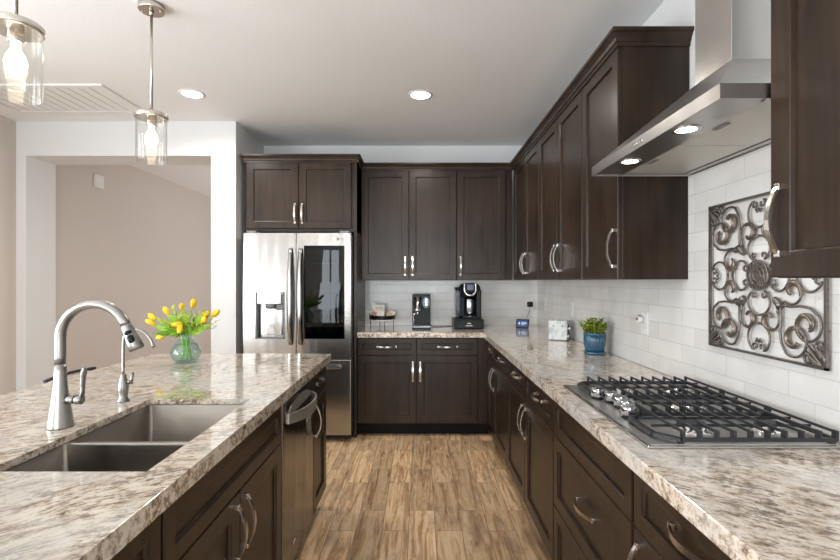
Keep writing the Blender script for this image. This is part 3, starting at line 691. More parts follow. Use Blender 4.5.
# right door with window
bm = bmesh.new(); WX0, WX1, WZ0, WZ1 = -0.976, -0.634, 0.873, 1.658
holed(bm, [XS+0.003, WX0, WX1, FX1], [0.708, WZ0, WZ1, 1.763], FY, 4.02, [(1, 1)], 'y')
bmesh.ops.bevel(bm, geom=[e for e in bm.edges if all(abs(v.co.y-FY) < 1e-6 for v in e.verts) and (all(abs(v.co.x-FX1) < 1e-6 for v in e.verts) or all(abs(v.co.x-(XS+0.003)) < 1e-6 for v in e.verts))], offset=0.010, segments=4, affect='EDGES')
rd = obj('door', bm, 'steel', t)
bm = bmesh.new(); holed(bm, [WX0, WX0+0.028, WX1-0.052, WX1], [WZ0, WZ0+0.05, WZ1-0.03, WZ1], FY+0.001, FY+0.012, [(1, 1)], 'y'); obj('window_frame', bm, 'black', rd)
bm = bmesh.new(); bx(bm, WX0, WX1, FY+0.0, FY+0.0008, WZ0, WZ1); obj('window_glass', bm, 'smoked', rd)
bm = bmesh.new(); bx(bm, WX0, WX1, 4.014, 4.019, WZ0, WZ1); obj('window_liner', bm, 'fridge_inside', rd)
for z in (1.12, 1.28, 1.51):
    bm = bmesh.new(); bx(bm, WX0+0.06, WX1-0.05, FY+0.02, 4.01, z-0.006, z+0.003); obj('shelf', bm, 'white', rd)
bm = bmesh.new()
for cx, z, hh, r in ((-0.90, 1.123, 0.06, 0.018), (-0.80, 1.123, 0.045, 0.020), (-0.72, 0.93, 0.14, 0.022), (-0.82, 0.93, 0.10, 0.024), (-0.90, 0.93, 0.08, 0.022), (-0.74, 1.284, 0.07, 0.02), (-0.80, 1.284, 0.09, 0.016), (-0.86, 1.284, 0.05, 0.02)):
    lathe(bm, [(r, 0), (r, hh*0.7), (r*0.6, hh*0.85), (r*0.6, hh)], (cx, FY+0.04, z), 12)
obj('stored_food', bm, 'greydark', rd)['kind'] = 'stuff'
bm = bmesh.new(); tube(bm, [(-0.690, FY+0.0005, 1.712), (-0.690, FY-0.001, 1.712)], 0.0105, 18); obj('logo', bm, 'greydark', rd)
text('lettering', 'LG', 0.026, (-0.657, FY-0.0008, 1.712), (PI/2, 0, 0), 'greydark', rd)
for xc, s in ((-1.085, -1), (-1.002, 1)):
    bm = bmesh.new(); Rr = []; n = 20
    for i in range(n+1):
        q = -1+2*i/n; z = 1.23+q*0.405; y = FY-0.012-0.040*(1-abs(q)**3); wd = 0.024-0.006*q*q
        Rr.append([bm.verts.new(p) for p in ((xc-wd, y+0.006, z), (xc-wd*0.5, y-0.007, z), (xc+wd*0.5, y-0.007, z), (xc+wd, y+0.006, z), (xc, y+0.010, z))])
    for a, b in zip(Rr, Rr[1:]):
        for k in range(5): bm.faces.new((a[k], a[(k+1) % 5], b[(k+1) % 5], b[k])).smooth = True
    bm.faces.new(Rr[0][::-1]); bm.faces.new(Rr[-1])
    for z in (0.835, 1.625): bx(bm, xc-0.014, xc+0.014, FY-0.016, FY, z-0.014, z+0.014)
    obj('handle', bm, 'steel', ld if s < 0 else rd)
bm = bmesh.new(); bx(bm, FX0, FX1, FY, 4.02, 0.062, 0.698, bev=0.008, seg=3); fz = obj('freezer_drawer', bm, 'steel', t)
bm = bmesh.new(); tube(bm, [(-1.40, FY-0.045, 0.640), (-0.665, FY-0.045, 0.640)], 0.020, 12, flat=0.7)
for x in (-1.385, -0.68): bx(bm, x-0.015, x+0.015, FY-0.045, FY, 0.628, 0.652)
obj('handle', bm, 'steel', fz)
for x in (FX0+0.06, FX1-0.06):
    bm = bmesh.new(); lathe(bm, [(0.02, 0), (0.02, 0.06)], (x, 4.06, 0.0)); obj('foot', bm, 'black', t)
    box_obj('hinge_cover', (x-0.04, x+0.04, 3.975, 4.08, 1.753 if False else 1.764, 1.785), 'greydark', t, bev=0.004)
box_obj('kick_grille', (FX0+0.01, FX1-0.01, 4.03, 4.04, 0.012, 0.06), 'dark', t)

# ------------------------------------------------------------------ range hood
HX, HY0, HY1, HZ = 0.747, 1.17, 2.045, 1.815
t = thing('range_hood', 'stainless steel chimney range hood with two lights mounted above the cooktop', 'range hood', (0, 0, 0))
XE = XR-0.010; ZL = HZ+0.037; CX, CY0, CY1, CZ = 0.999, 1.507, 1.707, 2.070
bm = bmesh.new()   # canopy: pyramid
lo = [bm.verts.new(p) for p in ((HX, HY0, ZL), (XE, HY0, ZL), (XE, HY1, ZL), (HX, HY1, ZL))]
hi = [bm.verts.new(p) for p in ((CX, CY0, CZ), (XE, CY0, CZ), (XE, CY1, CZ), (CX, CY1, CZ))]
for k in range(4): bm.faces.new((lo[k], lo[(k+1) % 4], hi[(k+1) % 4], hi[k]))
bm.faces.new(lo[::-1]); bm.faces.new(hi); obj('canopy', bm, 'steel_h', t)
bm = bmesh.new(); holed(bm, [HX, HX+0.003, XE-0.003, XE], [HY0, HY0+0.003, HY1-0.003, HY1], HZ, ZL+0.001, [(1, 1)]); rim = obj('rim', bm, 'steel_h', t)
bm = bmesh.new(); bx(bm, HX+0.002, HX+0.128, HY0+0.002, HY1-0.002, HZ+0.004, HZ+0.007)
bx(bm, HX+0.12, XE-0.002, HY0+0.002, HY0+0.03, HZ+0.004, HZ+0.007); bx(bm, HX+0.12, XE-0.002, HY1-0.03, HY1-0.002, HZ+0.004, HZ+0.007); bx(bm, XE-0.03, XE-0.002, HY0+0.03, HY1-0.03, HZ+0.004, HZ+0.007)
obj('underside_panel', bm, 'steel_h', t)
ym = (HY0+HY1)/2
for a, b in ((HY0+0.032, ym-0.003), (ym+0.003, HY1-0.032)):
    bm = bmesh.new(); bx(bm, HX+0.131, XE-0.033, a, b, HZ+0.008, HZ+0.012, bev=0.001, seg=1); f = obj('grease_filter', bm, simple('filter_aluminium', (0.72, 0.70, 0.66), 0.5, metal=0.5, bump=0.2, bscale=200), t)
    bm = bmesh.new(); bx(bm, HX+0.145, HX+0.160, (a+b)/2-0.03, (a+b)/2+0.03, HZ+0.004, HZ+0.008); obj('filter_latch', bm, 'greydark', f)
for y in (1.42, 1.80):
    bm = bmesh.new(); lathe(bm, [(0.040, 0.0035), (0.040, 0.001), (0.030, 0.001), (0.030, 0.0035)], (0.805, y, HZ)); lr = obj('light_ring', bm, 'chrome', t)
    bm = bmesh.new(); lathe(bm, [(0.030, 0.003), (0.030, 0.0012), (0.0001, 0.0010)], (0.805, y, HZ)); obj('lamp_lens', bm, 'ledcool', lr)
    l = spot('hood_light', (0.805, y, HZ-0.01), 3.0, (0.95, 0.98, 1.0), 2.2, 0.03)
for k in range(4):
    bm = bmesh.new(); tube(bm, [(HX+0.001, 1.585+k*0.017, HZ+0.019), (HX-0.003, 1.585+k*0.017, HZ+0.019)], 0.0055, 10); obj('button', bm, 'chrome', t)
bm = bmesh.new(); bx(bm, CX, XE, CY0, CY1, CZ, 2.40, bev=0.001, seg=1); bx(bm, CX+0.003, XE, CY0+0.003, CY1-0.003, 2.40, CEIL-0.001); obj('chimney', bm, 'steel_h', t)

# ------------------------------------------------------------------ cooktop
t = thing('gas_cooktop', 'stainless gas cooktop with black grates and five knobs set in the right countertop', 'cooktop', (0, 0, 0.914))
KX0, KX1, KY0, KY1 = 0.603, 1.125, 1.245, 1.985
bm = bmesh.new(); bx(bm, KX0, KX1, KY0, KY1, 0.0, 0.008, bev=0.003); tray = obj('tray', bm, 'steel', t)
bm = bmesh.new(); bx(bm, KX0+0.012, KX1-0.012, KY0+0.012, KY1-0.012, 0.008, 0.010); obj('glass_top', bm, steel('cooktop_steel', (0.66, 0.64, 0.61), 0.38, (6, 60, 60)), tray)
burn = [(0.80, 1.86, 0.034), (1.02, 1.86, 0.040), (0.92, 1.615, 0.056), (0.80, 1.38, 0.042), (1.02, 1.38, 0.034)]
for x, y, r in burn:
    bm = bmesh.new(); lathe(bm, [(r*1.35, 0.010), (r*1.3, 0.014), (r, 0.016), (r, 0.026), (0.001, 0.026)], (x, y, 0)); bb = obj('burner', bm, 'chrome', t)
    bm = bmesh.new(); lathe(bm, [(r*0.82, 0.026), (r*0.84, 0.030), (r*0.76, 0.033), (0.001, 0.034)], (x, y, 0)); obj('burner_cap', bm, 'iron', bb)
def grate(y0, y1, xf, chamfer, bars):
    bm = bmesh.new(); zb, zt = 0.016, 0.026; g = 0.012
    def rail(a, b, z0=zb, z1=zt, wd=0.006):
        a = Vector(a); b = Vector(b); d = (b-a).normalized(); n = Vector((-d.y, d.x))*wd
        vs = [bm.verts.new((p.x, p.y, z)) for z in (z0, z1) for p in (a-n, a+n, b+n, b-n)]
        for f in ((0,1,2,3), (4,7,6,5), (0,4,5,1), (1,5,6,2), (2,6,7,3), (3,7,4,0)): bm.faces.new([vs[i] for i in f])
    xe = 1.115
    if chamfer > 0: pts = [(xf+0.05, y0), (xe, y0), (xe, y1), (xf+0.045, y1), (xf, y1-0.05), (xf, y0+0.05)]
    else: pts = [(xf, y0), (xe, y0), (xe, y1), (xf, y1)]
    for a, b in zip(pts, pts[1:]+pts[:1]): rail(a, b, wd=0.008 if abs(a[0]-b[0]) < 0.06 and a[0] < 0.7 else 0.0045)
    for x in bars:
        if x < xf+0.01: continue
        gaps = sorted((by-0.030, by+0.030) for bx_, by, br_ in burn if y0 < by < y1 and abs(bx_-x) < 0.035)
        ys = [y0]+[q for g_ in gaps for q in g_]+[y1]
        for q0, q1 in zip(ys[::2], ys[1::2]): rail((x, q0), (x, q1), 0.038, 0.045, 0.0024)
        for y in (y0, y1): bx(bm, x-0.0032, x+0.0032, y-0.005, y+0.012 if y == y0 else y+0.005, 0.018, 0.046)
    for y in ((y0*0.65+y1*0.35), (y0*0.35+y1*0.65)): rail((xf+0.01, y), (xe, y), 0.030, 0.037, 0.0025)
    for x in (xf+0.05, xe-0.01):
        for y in (y0+0.004, y1-0.004): bx(bm, x-0.007, x+0.007, y-0.007, y+0.007, 0.010, zb)
    return obj('grate', bm, 'iron', t)
bars = [0.705+0.0455*k for k in range(10)]
grate(1.258, 1.500, 0.650, 1, bars); grate(1.508, 1.728, 0.740, 0, bars); grate(1.736, 1.972, 0.650, 1, bars)
for x, y in ((0.657, 1.741), (0.685, 1.683), (0.690, 1.617), (0.688, 1.560), (0.664, 1.498)):
    bm = bmesh.new(); lathe(bm, [(0.021, 0.010), (0.021, 0.013), (0.017, 0.015), (0.0165, 0.020)], (x, y, 0)); k = obj('knob', bm, 'black', t)
    bm = bmesh.new(); lathe(bm, [(0.0165, 0.018), (0.0225, 0.021), (0.0235, 0.044), (0.0215, 0.048), (0.0001, 0.048)], (x, y, 0), 24); bx(bm, x-0.021, x+0.021, y-0.005, y+0.005, 0.047, 0.052, bev=0.001)
    obj('knob_cap', bm, 'knobm', k)

# ------------------------------------------------------------------ iron wall decor
t = thing('wall_decor', 'square wrought iron scroll wall grille hung above the cooktop', 'wall decor', (XR-0.022, 1.607, 1.380))
HU, HV = 0.268, 0.272
def W3(u, v, d=0.0): return Vector((d, u*HU, v*HV))
bm = bmesh.new()
for a, b in (((-1, -1), (1, -1)), ((1, -1), (1, 1)), ((1, 1), (-1, 1)), ((-1, 1), (-1, -1))):
    pa, pb = W3(*a), W3(*b); lo = Vector((min(pa.x, pb.x)-0.005, min(pa.y, pb.y)-0.004, min(pa.z, pb.z)-0.004)); hh = Vector((max(pa.x, pb.x)+0.005, max(pa.y, pb.y)+0.004, max(pa.z, pb.z)+0.004))
    bx(bm, lo.x, hh.x, lo.y, hh.y, lo.z, hh.z)
for sy in (-1, 1):
    for sz in (-1, 1): tube(bm, [W3(sy*0.98, sz*0.6), W3(sy*0.98, sz*0.6)+Vector((0.014, 0, 0))], 0.003, 6)
obj('frame', bm, 'wrought', t)
def spiral(c, r0, r1, a0, a1, n=22):
    return [(c[0]+(r0+(r1-r0)*(i/n)**1.25)*math.cos(math.radians(a0+(a1-a0)*i/n)), c[1]+(r0+(r1-r0)*(i/n)**1.25)*math.sin(math.radians(a0+(a1-a0)*i/n))) for i in range(n+1)]
def curve(bm, pts, r=0.0042, xf=lambda u, v: (u, v), d=0.0, taper=None):
    p3 = [W3(*xf(*p), d) for p in pts]; n = len(p3)
    rr = [r]*n if not taper else [r+(taper-r)*max(0, (i/n-0.55)/0.45) for i in range(n)]
    tube(bm, p3, rr, 6)
xfs = []
for su in (1, -1):
    for sv in (1, -1):
        xfs.append(lambda u, v, su=su, sv=sv: (su*u, sv*v)); xfs.append(lambda u, v, su=su, sv=sv: (su*v, sv*u))
bmA = bmesh.new(); M['burn'] = simple('burnished_iron', (0.24, 0.19, 0.155), 0.35, metal=0.8, var=0.4, bscale=60)
for f in xfs:
    # big S from the clasp along the outside into volute A
    S1 = [(0.31, 0.32), (0.36, 0.40), (0.37, 0.52), (0.355, 0.66), (0.375, 0.80), (0.45, 0.91)]
    sp = spiral((0.565, 0.745), 0.20, 0.07, 118, -330, 30)
    curve(bmA, [tuple(p[:2]) for p in [Vector((x, y, 0)) for x, y in S1]]+sp, xf=f)
    sl = spiral((0.565, 0.745), 0.150, 0.040, -20, -330, 20)
    bmL = bmesh.new(); tube(bmL, [W3(*f(*p)) for p in sl], [0.003+0.008*math.sin(PI*i/20) for i in range(21)], 6, flat=0.6); obj('leaf_scroll', bmL, 'burn', t)
    # volute between clasp and axis
    sp = spiral((0.185, 0.54), 0.165, 0.05, -40, 330, 28)
    curve(bmA, [(0.31, 0.32), (0.335, 0.38)]+sp, xf=f, r=0.0040)
    sl = spiral((0.185, 0.54), 0.12, 0.035, 60, 330, 18)
    bmL = bmesh.new(); tube(bmL, [W3(*f(*p)) for p in sl], [0.003+0.008*math.sin(PI*i/18) for i in range(19)], 6, flat=0.6); obj('leaf_scroll', bmL, 'burn', t)
rots = [lambda u, v: (u, v), lambda u, v: (-v, u), lambda u, v: (-u, -v), lambda u, v: (v, -u)]
for f in rots:
    for m_ in (1, -1):
        g = lambda u, v, f=f, m_=m_: f(m_*u, v)
        curve(bmA, [(0.0, 0.50)]+[(0.195*math.sin(math.radians(a)), 0.335+0.165*math.cos(math.radians(a))) for a in range(20, 150, 14)]+spiral((0.085, 0.245), 0.045, 0.02, -70, 220, 10), xf=g, r=0.0040)
        curve(bmA, [(0.0, 0.60)]+[(0.195*math.sin(math.radians(a)), 0.785-0.185*math.cos(math.radians(a))) for a in range(20, 158, 14)]+spiral((0.06, 0.90), 0.05, 0.022, 60, -230, 10), xf=g, r=0.0040)
        sl = [(0.0, 0.84), (0.03, 0.80), (0.05, 0.84)]
        curve(bmA, sl, xf=g, r=0.004)
obj('scroll_work', bmA, 'wrought', t)
bm = bmesh.new(); n = 28
tube(bm, [Vector((0.0, 0, 0)), Vector((-0.006, 0, 0))], 0.050, n)
for rr in (0.050, 0.034, 0.018): tube(bm, [Vector((-0.006, rr*math.cos(2*PI*k/n), rr*1.0*math.sin(2*PI*k/n))) for k in range(n+1)], 0.0034, 6, caps=False)
for k in range(16):
    a = 2*PI*k/16
    tube(bm, [Vector((-0.007, (0.018+0.032*s)*math.cos(a+0.5*s), (0.018+0.032*s)*math.sin(a+0.5*s))) for s in (0, 0.25, 0.5, 0.75, 1)], 0.0022, 5)
obj('medallion', bm, 'wrought', t)
for su in (1, -1):
    for sv in (1, -1):
        bm = bmesh.new()
        for ang, ln in ((45, 0.30), (15, 0.17), (75, 0.17), (32, 0.25), (58, 0.25)):
            a = math.radians(ang+180); p = [(0.97+ln*math.cos(a)*s+0.03*math.sin(PI*s)*(1 if ang > 45 else -1 if ang < 45 else 0), 0.97+ln*math.sin(a)*s) for s in (0, 0.2, 0.4, 0.6, 0.8, 1.0)]
            tube(bm, [W3(su*u, sv*v, -0.004) for u, v in p], [0.003, 0.007, 0.010, 0.009, 0.006, 0.002], 6, flat=0.5)
        for c in ((0.92, 0.76), (0.76, 0.92)): curve(bm, spiral(c, 0.06, 0.02, 0, 400, 14), xf=lambda u, v: (su*u, sv*v), r=0.0045)
        obj('corner_leaf', bm, 'wrought', t)
        bm = bmesh.new()
        tube(bm, [W3(su*0.27, sv*0.28), W3(su*0.30, sv*0.31), W3(su*0.33, sv*0.34), W3(su*0.37, sv*0.38)], [0.008, 0.012, 0.011, 0.014], 8)
        obj('clasp', bm, 'wrought', t)

# ------------------------------------------------------------------ pendants, recessed lights, ceiling grille
def pendant(X, Y, label):
    t = thing('pendant_light', label, 'pendant light', (X, Y, 0), 0)
    bm = bmesh.new(); lathe(bm, [(0.057, CEIL-0.030), (0.059, CEIL-0.026), (0.059, CEIL-0.001)]); lathe(bm, [(0.008, CEIL-0.05), (0.012, CEIL-0.03)])
    for s in (-1, 1): lathe(bm, [(0.004, CEIL-0.036), (0.004, CEIL-0.028)], (s*0.045, 0, 0), 8)
    obj('canopy', bm, 'nickel', t)
    bm = bmesh.new(); tube(bm, [(0, 0, 2.195), (0, 0, CEIL-0.03)], 0.0065, 10); tube(bm, [(0, 0, 2.180), (0, 0, 2.205)], 0.011, 12); obj('rod', bm, 'nickel', t)
    bm = bmesh.new(); lathe(bm, [(0.0680, 2.158), (0.0735, 2.158), (0.075, 2.163), (0.075, 2.177), (0.071, 2.182), (0.02, 2.186), (0.01, 2.190)], n=40)
    obj('cap', bm, 'nickel', t)
    bm = bmesh.new(); lathe(bm, [(0.022, 2.12), (0.023, 2.122), (0.023, 2.16)], n=20); obj('socket', bm, 'nickel', t)
    bm = bmesh.new(); n = 40
    prof = [(0.0765, 2.181), (0.0765, 1.957), (0.0785, 1.953), (0.0785, 1.933), (0.0755, 1.933), (0.0755, 1.950)]
    prof = [(0.069, 2.158), (0.069, 1.947), (0.0675, 1.945), (0.066, 1.947), (0.066, 2.158)]
    rings = [[bm.verts.new((r*math.cos(2*PI*k/n), r*math.sin(2*PI*k/n), z)) for k in range(n)] for r, z in prof]
    for a, b in zip(rings, rings[1:]):
        for k in range(n): bm.faces.new((a[k], a[(k+1) % n], b[(k+1) % n], b[k])).smooth = True
    obj('glass_shade', bm, 'glass', t)
    bm = bmesh.new(); lathe(bm, [(0.012, 2.12), (0.013, 2.10), (0.026, 2.075), (0.030, 2.055), (0.026, 2.035), (0.012, 2.018), (0.0001, 2.014)], n=18); b = obj('bulb', bm, 'bulb', t)
pendant(-1.32, 2.31, 'clear glass cylinder pendant above the island, farther one, whole in view')
pendant(-1.29, 1.50, 'clear glass cylinder pendant cut off by the upper left corner of the view')
for X, Y, lab in ((-1.65, 3.40, 'round recessed ceiling light beside the ceiling grille, left one'), (0.003, 3.42, 'round recessed ceiling light in front of the back wall cabinets')):
    t = thing('recessed_light', lab, 'ceiling light', (X, Y, CEIL))
    bm = bmesh.new(); lathe(bm, [(0.070, -0.001), (0.072, -0.006), (0.088, -0.004), (0.090, 0.0)], n=36); obj('trim_ring', bm, 'white', t)
    bm = bmesh.new(); lathe(bm, [(0.0001, -0.003), (0.071, -0.003), (0.071, -0.001)], n=36); obj('lens', bm, 'led', t)
    spot('recessed_glow', (X, Y, CEIL-0.02), 52, (1.0, 0.94, 0.86), 2.95, 0.07)
for Y in (0.9, -1.6):
    for X in (-1.65, 0.003): pass
t = thing('return_air_grille', 'large white slatted air grille in the ceiling above the island', 'ceiling vent', (0, 0, CEIL))
VX0, VX1, VY0, VY1 = -3.20, -2.19, 3.23, 3.76
bm = bmesh.new(); holed(bm, [VX0, VX0+0.035, VX1-0.035, VX1], [VY0, VY0+0.035, VY1-0.035, VY1], -0.012, 0.0, [(1, 1)]); obj('frame', bm, 'white', t)
bm = bmesh.new(); bx(bm, VX0+0.03, VX1-0.03, VY0+0.03, VY1-0.03, -0.0015, 0.0); obj('backing', bm, simple('grille_grey', (0.45, 0.45, 0.45), 0.6), t)
n = 12; sw = (VX1-VX0-0.07)/n
for k in range(n):
    bm = bmesh.new(); x = VX0+0.035+sw*(k+0.5)
    vs = bx(bm, x-sw*0.455, x+sw*0.455, VY0+0.03, VY1-0.03, -0.009, -0.006)
    obj('slat', bm, 'white', t)

# ------------------------------------------------------------------ wall plates
def plate(y, z, label, n_sock=2):
    t = thing('wall_outlet', label, 'outlet', (XR-0.008, y, z), R)
    bm = bmesh.new(); bx(bm, -0.036, 0.036, -0.006, 0.0, -0.058, 0.058, bev=0.002); obj('cover_plate', bm, 'white_plastic', t)
    for s in (-1, 1):
        bm = bmesh.new(); bx(bm, -0.016, 0.016, -0.008, -0.006, s*0.024-0.015, s*0.024+0.015, bev=0.0008, seg=1)
        o = obj('socket', bm, 'white_plastic', t)
        bm = bmesh.new(); bx(bm, -0.008, -0.005, -0.0085, -0.0078, s*0.024-0.004, s*0.024+0.006); bx(bm, 0.005, 0.008, -0.0085, -0.0078, s*0.024-0.004, s*0.024+0.006); obj('slot', bm, 'greydark', o)
plate(2.445, 1.14, 'white outlet plate on the right tile between the potted plant and iron decor')
plate(3.63, 1.145, 'white outlet plate on the right tile above the marbled toaster')
plate(4.40, 1.135, 'white outlet plate on the right tile closest to the back corner')
t = thing('wall_outlet', 'white outlet plate on the back tile with a black charger plugged in', 'outlet', (1.093, BACK-0.008, 1.13))
bm = bmesh.new(); bx(bm, -0.036, 0.036, -0.006, 0, -0.058, 0.058, bev=0.002); obj('cover_plate', bm, 'white_plastic', t)
bm = bmesh.new(); bx(bm, 1.068, 1.118, BACK-0.065, BACK-0.015, 1.103, 1.153, bev=0.006); ch = tag(obj('wall_charger', bm, 'black'), 'square black plug-in charger in the back wall outlet', 'charger')
bm = bmesh.new(); bx(bm, -0.022, 0.022, -0.060, -0.008, 0.0, 0.05, bev=0.008, seg=3)
t = thing('plug_in_diffuser', 'small white plug-in device with grey slanted top in the right wall outlet', 'air freshener', (XR-0.009, 2.455, 1.160), R)
bm = bmesh.new(); tube(bm, [(0, -0.008, 0.0), (-0.0, -0.036, 0.0)], [0.016, 0.018], 14); obj('body', bm, 'white_plastic', t)
bm = bmesh.new(); tube(bm, [(0, -0.038, -0.004), (0, -0.022, 0.020)], [0.010, 0.008], 10); obj('cap', bm, 'greydark', t)
t = thing('door_chime', 'small white box mounted high on the greige hallway wall', 'wall box', (-3.40, 4.955, 2.405), L90)
bm = bmesh.new(); bx(bm, -0.062, 0.062, -0.03, 0, -0.068, 0.068, bev=0.004); obj('cover', bm, 'white_plastic', t)
bm = bmesh.new(); bx(bm, -0.02, 0.02, -0.032, -0.03, -0.045, 0.045, bev=0.0008, seg=1); obj('rocker', bm, 'white', t)

# ------------------------------------------------------------------ coffee makers
t = thing('pod_coffee_maker', 'tall black pod coffee maker with silver ring, standing on a storage drawer', 'coffee maker', (0.462, 4.52, 1.004))
# origin: on top of the drawer; front towards -y
bm = bmesh.new(); bx(bm, -0.085, 0.118, 0.02, 0.15, 0.0, 0.27, bev=0.02, seg=3); obj('body', bm, 'black', t)
bm = bmesh.new(); bx(bm, -0.118, -0.070, -0.03, 0.13, 0.01, 0.27, bev=0.012, seg=3); tk = obj('water_tank', bm, 'tank', t)
bm = bmesh.new(); bx(bm, -0.125, -0.066, -0.035, 0.14, 0.27, 0.295, bev=0.010, seg=3); obj('tank_lid', bm, 'black', tk)
bm = bmesh.new(); lathe(bm, [(0.085, 0.20), (0.100, 0.215), (0.108, 0.26), (0.104, 0.30), (0.085, 0.325), (0.05, 0.335), (0.0001, 0.337)], (0.015, 0.01, 0), 30)
obj('brew_head', bm, 'black', t)
bm = bmesh.new(); bx(bm, 0.072, 0.118, -0.09, 0.06, 0.0, 0.27, bev=0.012, seg=3); obj('side_housing', bm, 'black', t)
bm = bmesh.new(); lathe(bm, [(0.055, 0.03), (0.062, 0.05), (0.062, 0.18), (0.055, 0.20)], (0.022, 0.035, 0), 24); obj('cup_recess', bm, steel('cup_recess_steel', (0.35, 0.38, 0.40), 0.2, (6, 6, 60)), t)
bm = bmesh.new(); bx(bm, -0.062, 0.095, -0.12, 0.0, 0.0, 0.022, bev=0.008, seg=3); dt = obj('drip_tray', bm, 'black', t)
bm = bmesh.new(); lathe(bm, [(0.05, 0.022), (0.05, 0.025), (0.0001, 0.025)], (0.018, -0.055, 0), 24); obj('tray_grid', bm, 'chrome', dt)
pts = [(-0.052, -0.104, 0.335), (-0.052, -0.112, 0.27), (-0.035, -0.117, 0.235), (0.0, -0.119, 0.222), (0.035, -0.117, 0.235), (0.052, -0.112, 0.27), (0.052, -0.104, 0.335)]
bm = bmesh.new(); tube(bm, [(x+0.010, y+0.008, z) for x, y, z in smoothpath(pts, 6)], 0.0095, 10); obj('ring_trim', bm, 'chrome', t)
bm = bmesh.new(); bx(bm, -0.032, 0.052, -0.112, -0.06, 0.248, 0.335, bev=0.012, seg=3); ob = obj('display_housing', bm, 'black', t)
bm = bmesh.new(); bx(bm, -0.020, 0.040, -0.1135, -0.1115, 0.272, 0.322); obj('display', bm, 'navy_glass', ob)
t = thing('pod_storage_drawer', 'black coffee pod storage drawer beneath the tall pod coffee maker', 'storage drawer', (0.452, 4.50, 0.914))
bm = bmesh.new(); bx(bm, -0.137, 0.137, -0.165, 0.165, 0.004, 0.090, bev=0.004); obj('case', bm, 'black', t)
bm = bmesh.new(); bx(bm, -0.125, 0.125, -0.172, -0.164, 0.010, 0.078, bev=0.003); dw = obj('drawer', bm, 'black', t)
bm = bmesh.new(); bx(bm, -0.033, 0.033, -0.180, -0.172, 0.030, 0.040, bev=0.003); obj('pull', bm, 'chrome', dw)
bm = bmesh.new(); bx(bm, -0.018, 0.018, -0.1735, -0.172, 0.052, 0.060); obj('badge', bm, 'chrome', dw)

t = thing('espresso_machine', 'compact black coffee machine with silver brew cylinder and oval control panel', 'coffee maker', (0.013, 4.47, 0.914))
bm = bmesh.new(); bx(bm, -0.086, 0.086, -0.02, 0.13, 0.0, 0.315, bev=0.006); obj('body', bm, 'black', t)
bm = bmesh.new(); bx(bm, -0.086, 0.086, -0.155, -0.02, 0.0, 0.030, bev=0.004); bt = obj('drip_tray', bm, 'black', t)
bm = bmesh.new(); bx(bm, -0.083, 0.083, -0.157, -0.153, 0.022, 0.026); bx(bm, -0.080, 0.080, -0.14, -0.03, 0.030, 0.032); obj('tray_trim', bm, 'knobm', bt)
bm = bmesh.new(); bx(bm, -0.086, 0.086, -0.10, -0.015, 0.215, 0.322, bev=0.006); obj('brew_head', bm, 'black', t)
bm = bmesh.new(); lathe(bm, [(0.036, 0.165), (0.038, 0.17), (0.038, 0.195), (0.033, 0.20), (0.033, 0.30)], (-0.035, -0.100, 0), 22); obj('brew_cylinder', bm, 'knobm', t)
bm = bmesh.new(); tube(bm, [(-0.05, -0.115, 0.155), (-0.07, -0.13, 0.135)], 0.009, 10); tube(bm, [(-0.035, -0.105, 0.165), (-0.035, -0.105, 0.135)], 0.012, 10); tube(bm, [(-0.076, -0.11, 0.14), (-0.068, -0.12, 0.03)], 0.004, 8); obj('steam_wand', bm, 'chrome', t)
bm = bmesh.new(); tube(bm, [(0.044, -0.100, 0.250), (0.044, -0.108, 0.250)], 0.034, 28)
for v in bm.verts: v.co.z = 0.245+(v.co.z-0.25)*1.5
cp = obj('control_panel', bm, simple('silver_panel', (0.16, 0.20, 0.24), 0.35), t)
bm = bmesh.new()
for z in (0.272, 0.250, 0.228):
    tube(bm, [(0.044, -0.108, z), (0.044, -0.111, z)], 0.008, 12)
obj('button', bm, 'chrome', cp)
bm = bmesh.new(); tube(bm, [(0.05, -0.10, 0.185), (0.05, -0.108, 0.185)], 0.010, 12); obj('dial', bm, 'black', t)
bm = bmesh.new()
tube(bm, smoothpath([(0.10, 4.56, 0.925), (0.14, 4.57, 0.918), (0.18, 4.54, 0.918), (0.22, 4.58, 0.918), (0.27, 4.60, 0.918), (0.31, 4.62, 0.918)], 6), 0.0032, 6)
tag(obj('power_cord', bm, 'black'), 'thin black power cord on the counter between the two coffee makers', 'cord')


# ------------------------------------------------------------------ round tray stand with packets
TX, TY = -0.357, 4.44
t = thing('tray_stand', 'round black footed tray stand holding coffee supplies beside the refrigerator', 'tray', (TX, TY, 0.914))
bm = bmesh.new(); lathe(bm, [(0.0001, 0.074), (0.112, 0.074), (0.118, 0.079), (0.118, 0.086), (0.0001, 0.086)], n=32); obj('tray', bm, 'white', t)
bm = bmesh.new(); n = 32
for r0, r1 in ((0.112, 0.114),):
    rings = [[bm.verts.new((r*math.cos(2*PI*k/n), r*math.sin(2*PI*k/n), z)) for k in range(n)] for r, z in ((r1, 0.086), (r1, 0.124), (r0, 0.124), (r0, 0.086))]
    for a, b in zip(rings, rings[1:]+rings[:1]):
        for k in range(n): bm.faces.new((a[k], a[(k+1) % n], b[(k+1) % n], b[k]))
obj('gallery', bm, 'black', t)
for a in (20, 110, 200, 290):
    bm = bmesh.new(); a = math.radians(a); r = 0.112 if a < 1 or 3 < a < 4 else 0.085
    tube(bm, [(r*math.cos(a), r*math.sin(a), 0.0), (r*math.cos(a), r*math.sin(a), 0.078)], 0.0035, 8); obj('leg', bm, 'iron', t)
bm = bmesh.new(); tube(bm, smoothpath([(0.117, 0, 0.08), (0.119, 0, 0.12), (0.117, 0, 0.142), (0.105, 0, 0.145)], 4), 0.004, 8); tube(bm, smoothpath([(-0.117, 0, 0.08), (-0.119, 0, 0.12), (-0.117, 0, 0.142), (-0.105, 0, 0.145)], 4), 0.004, 8); obj('handle', bm, 'iron', t)
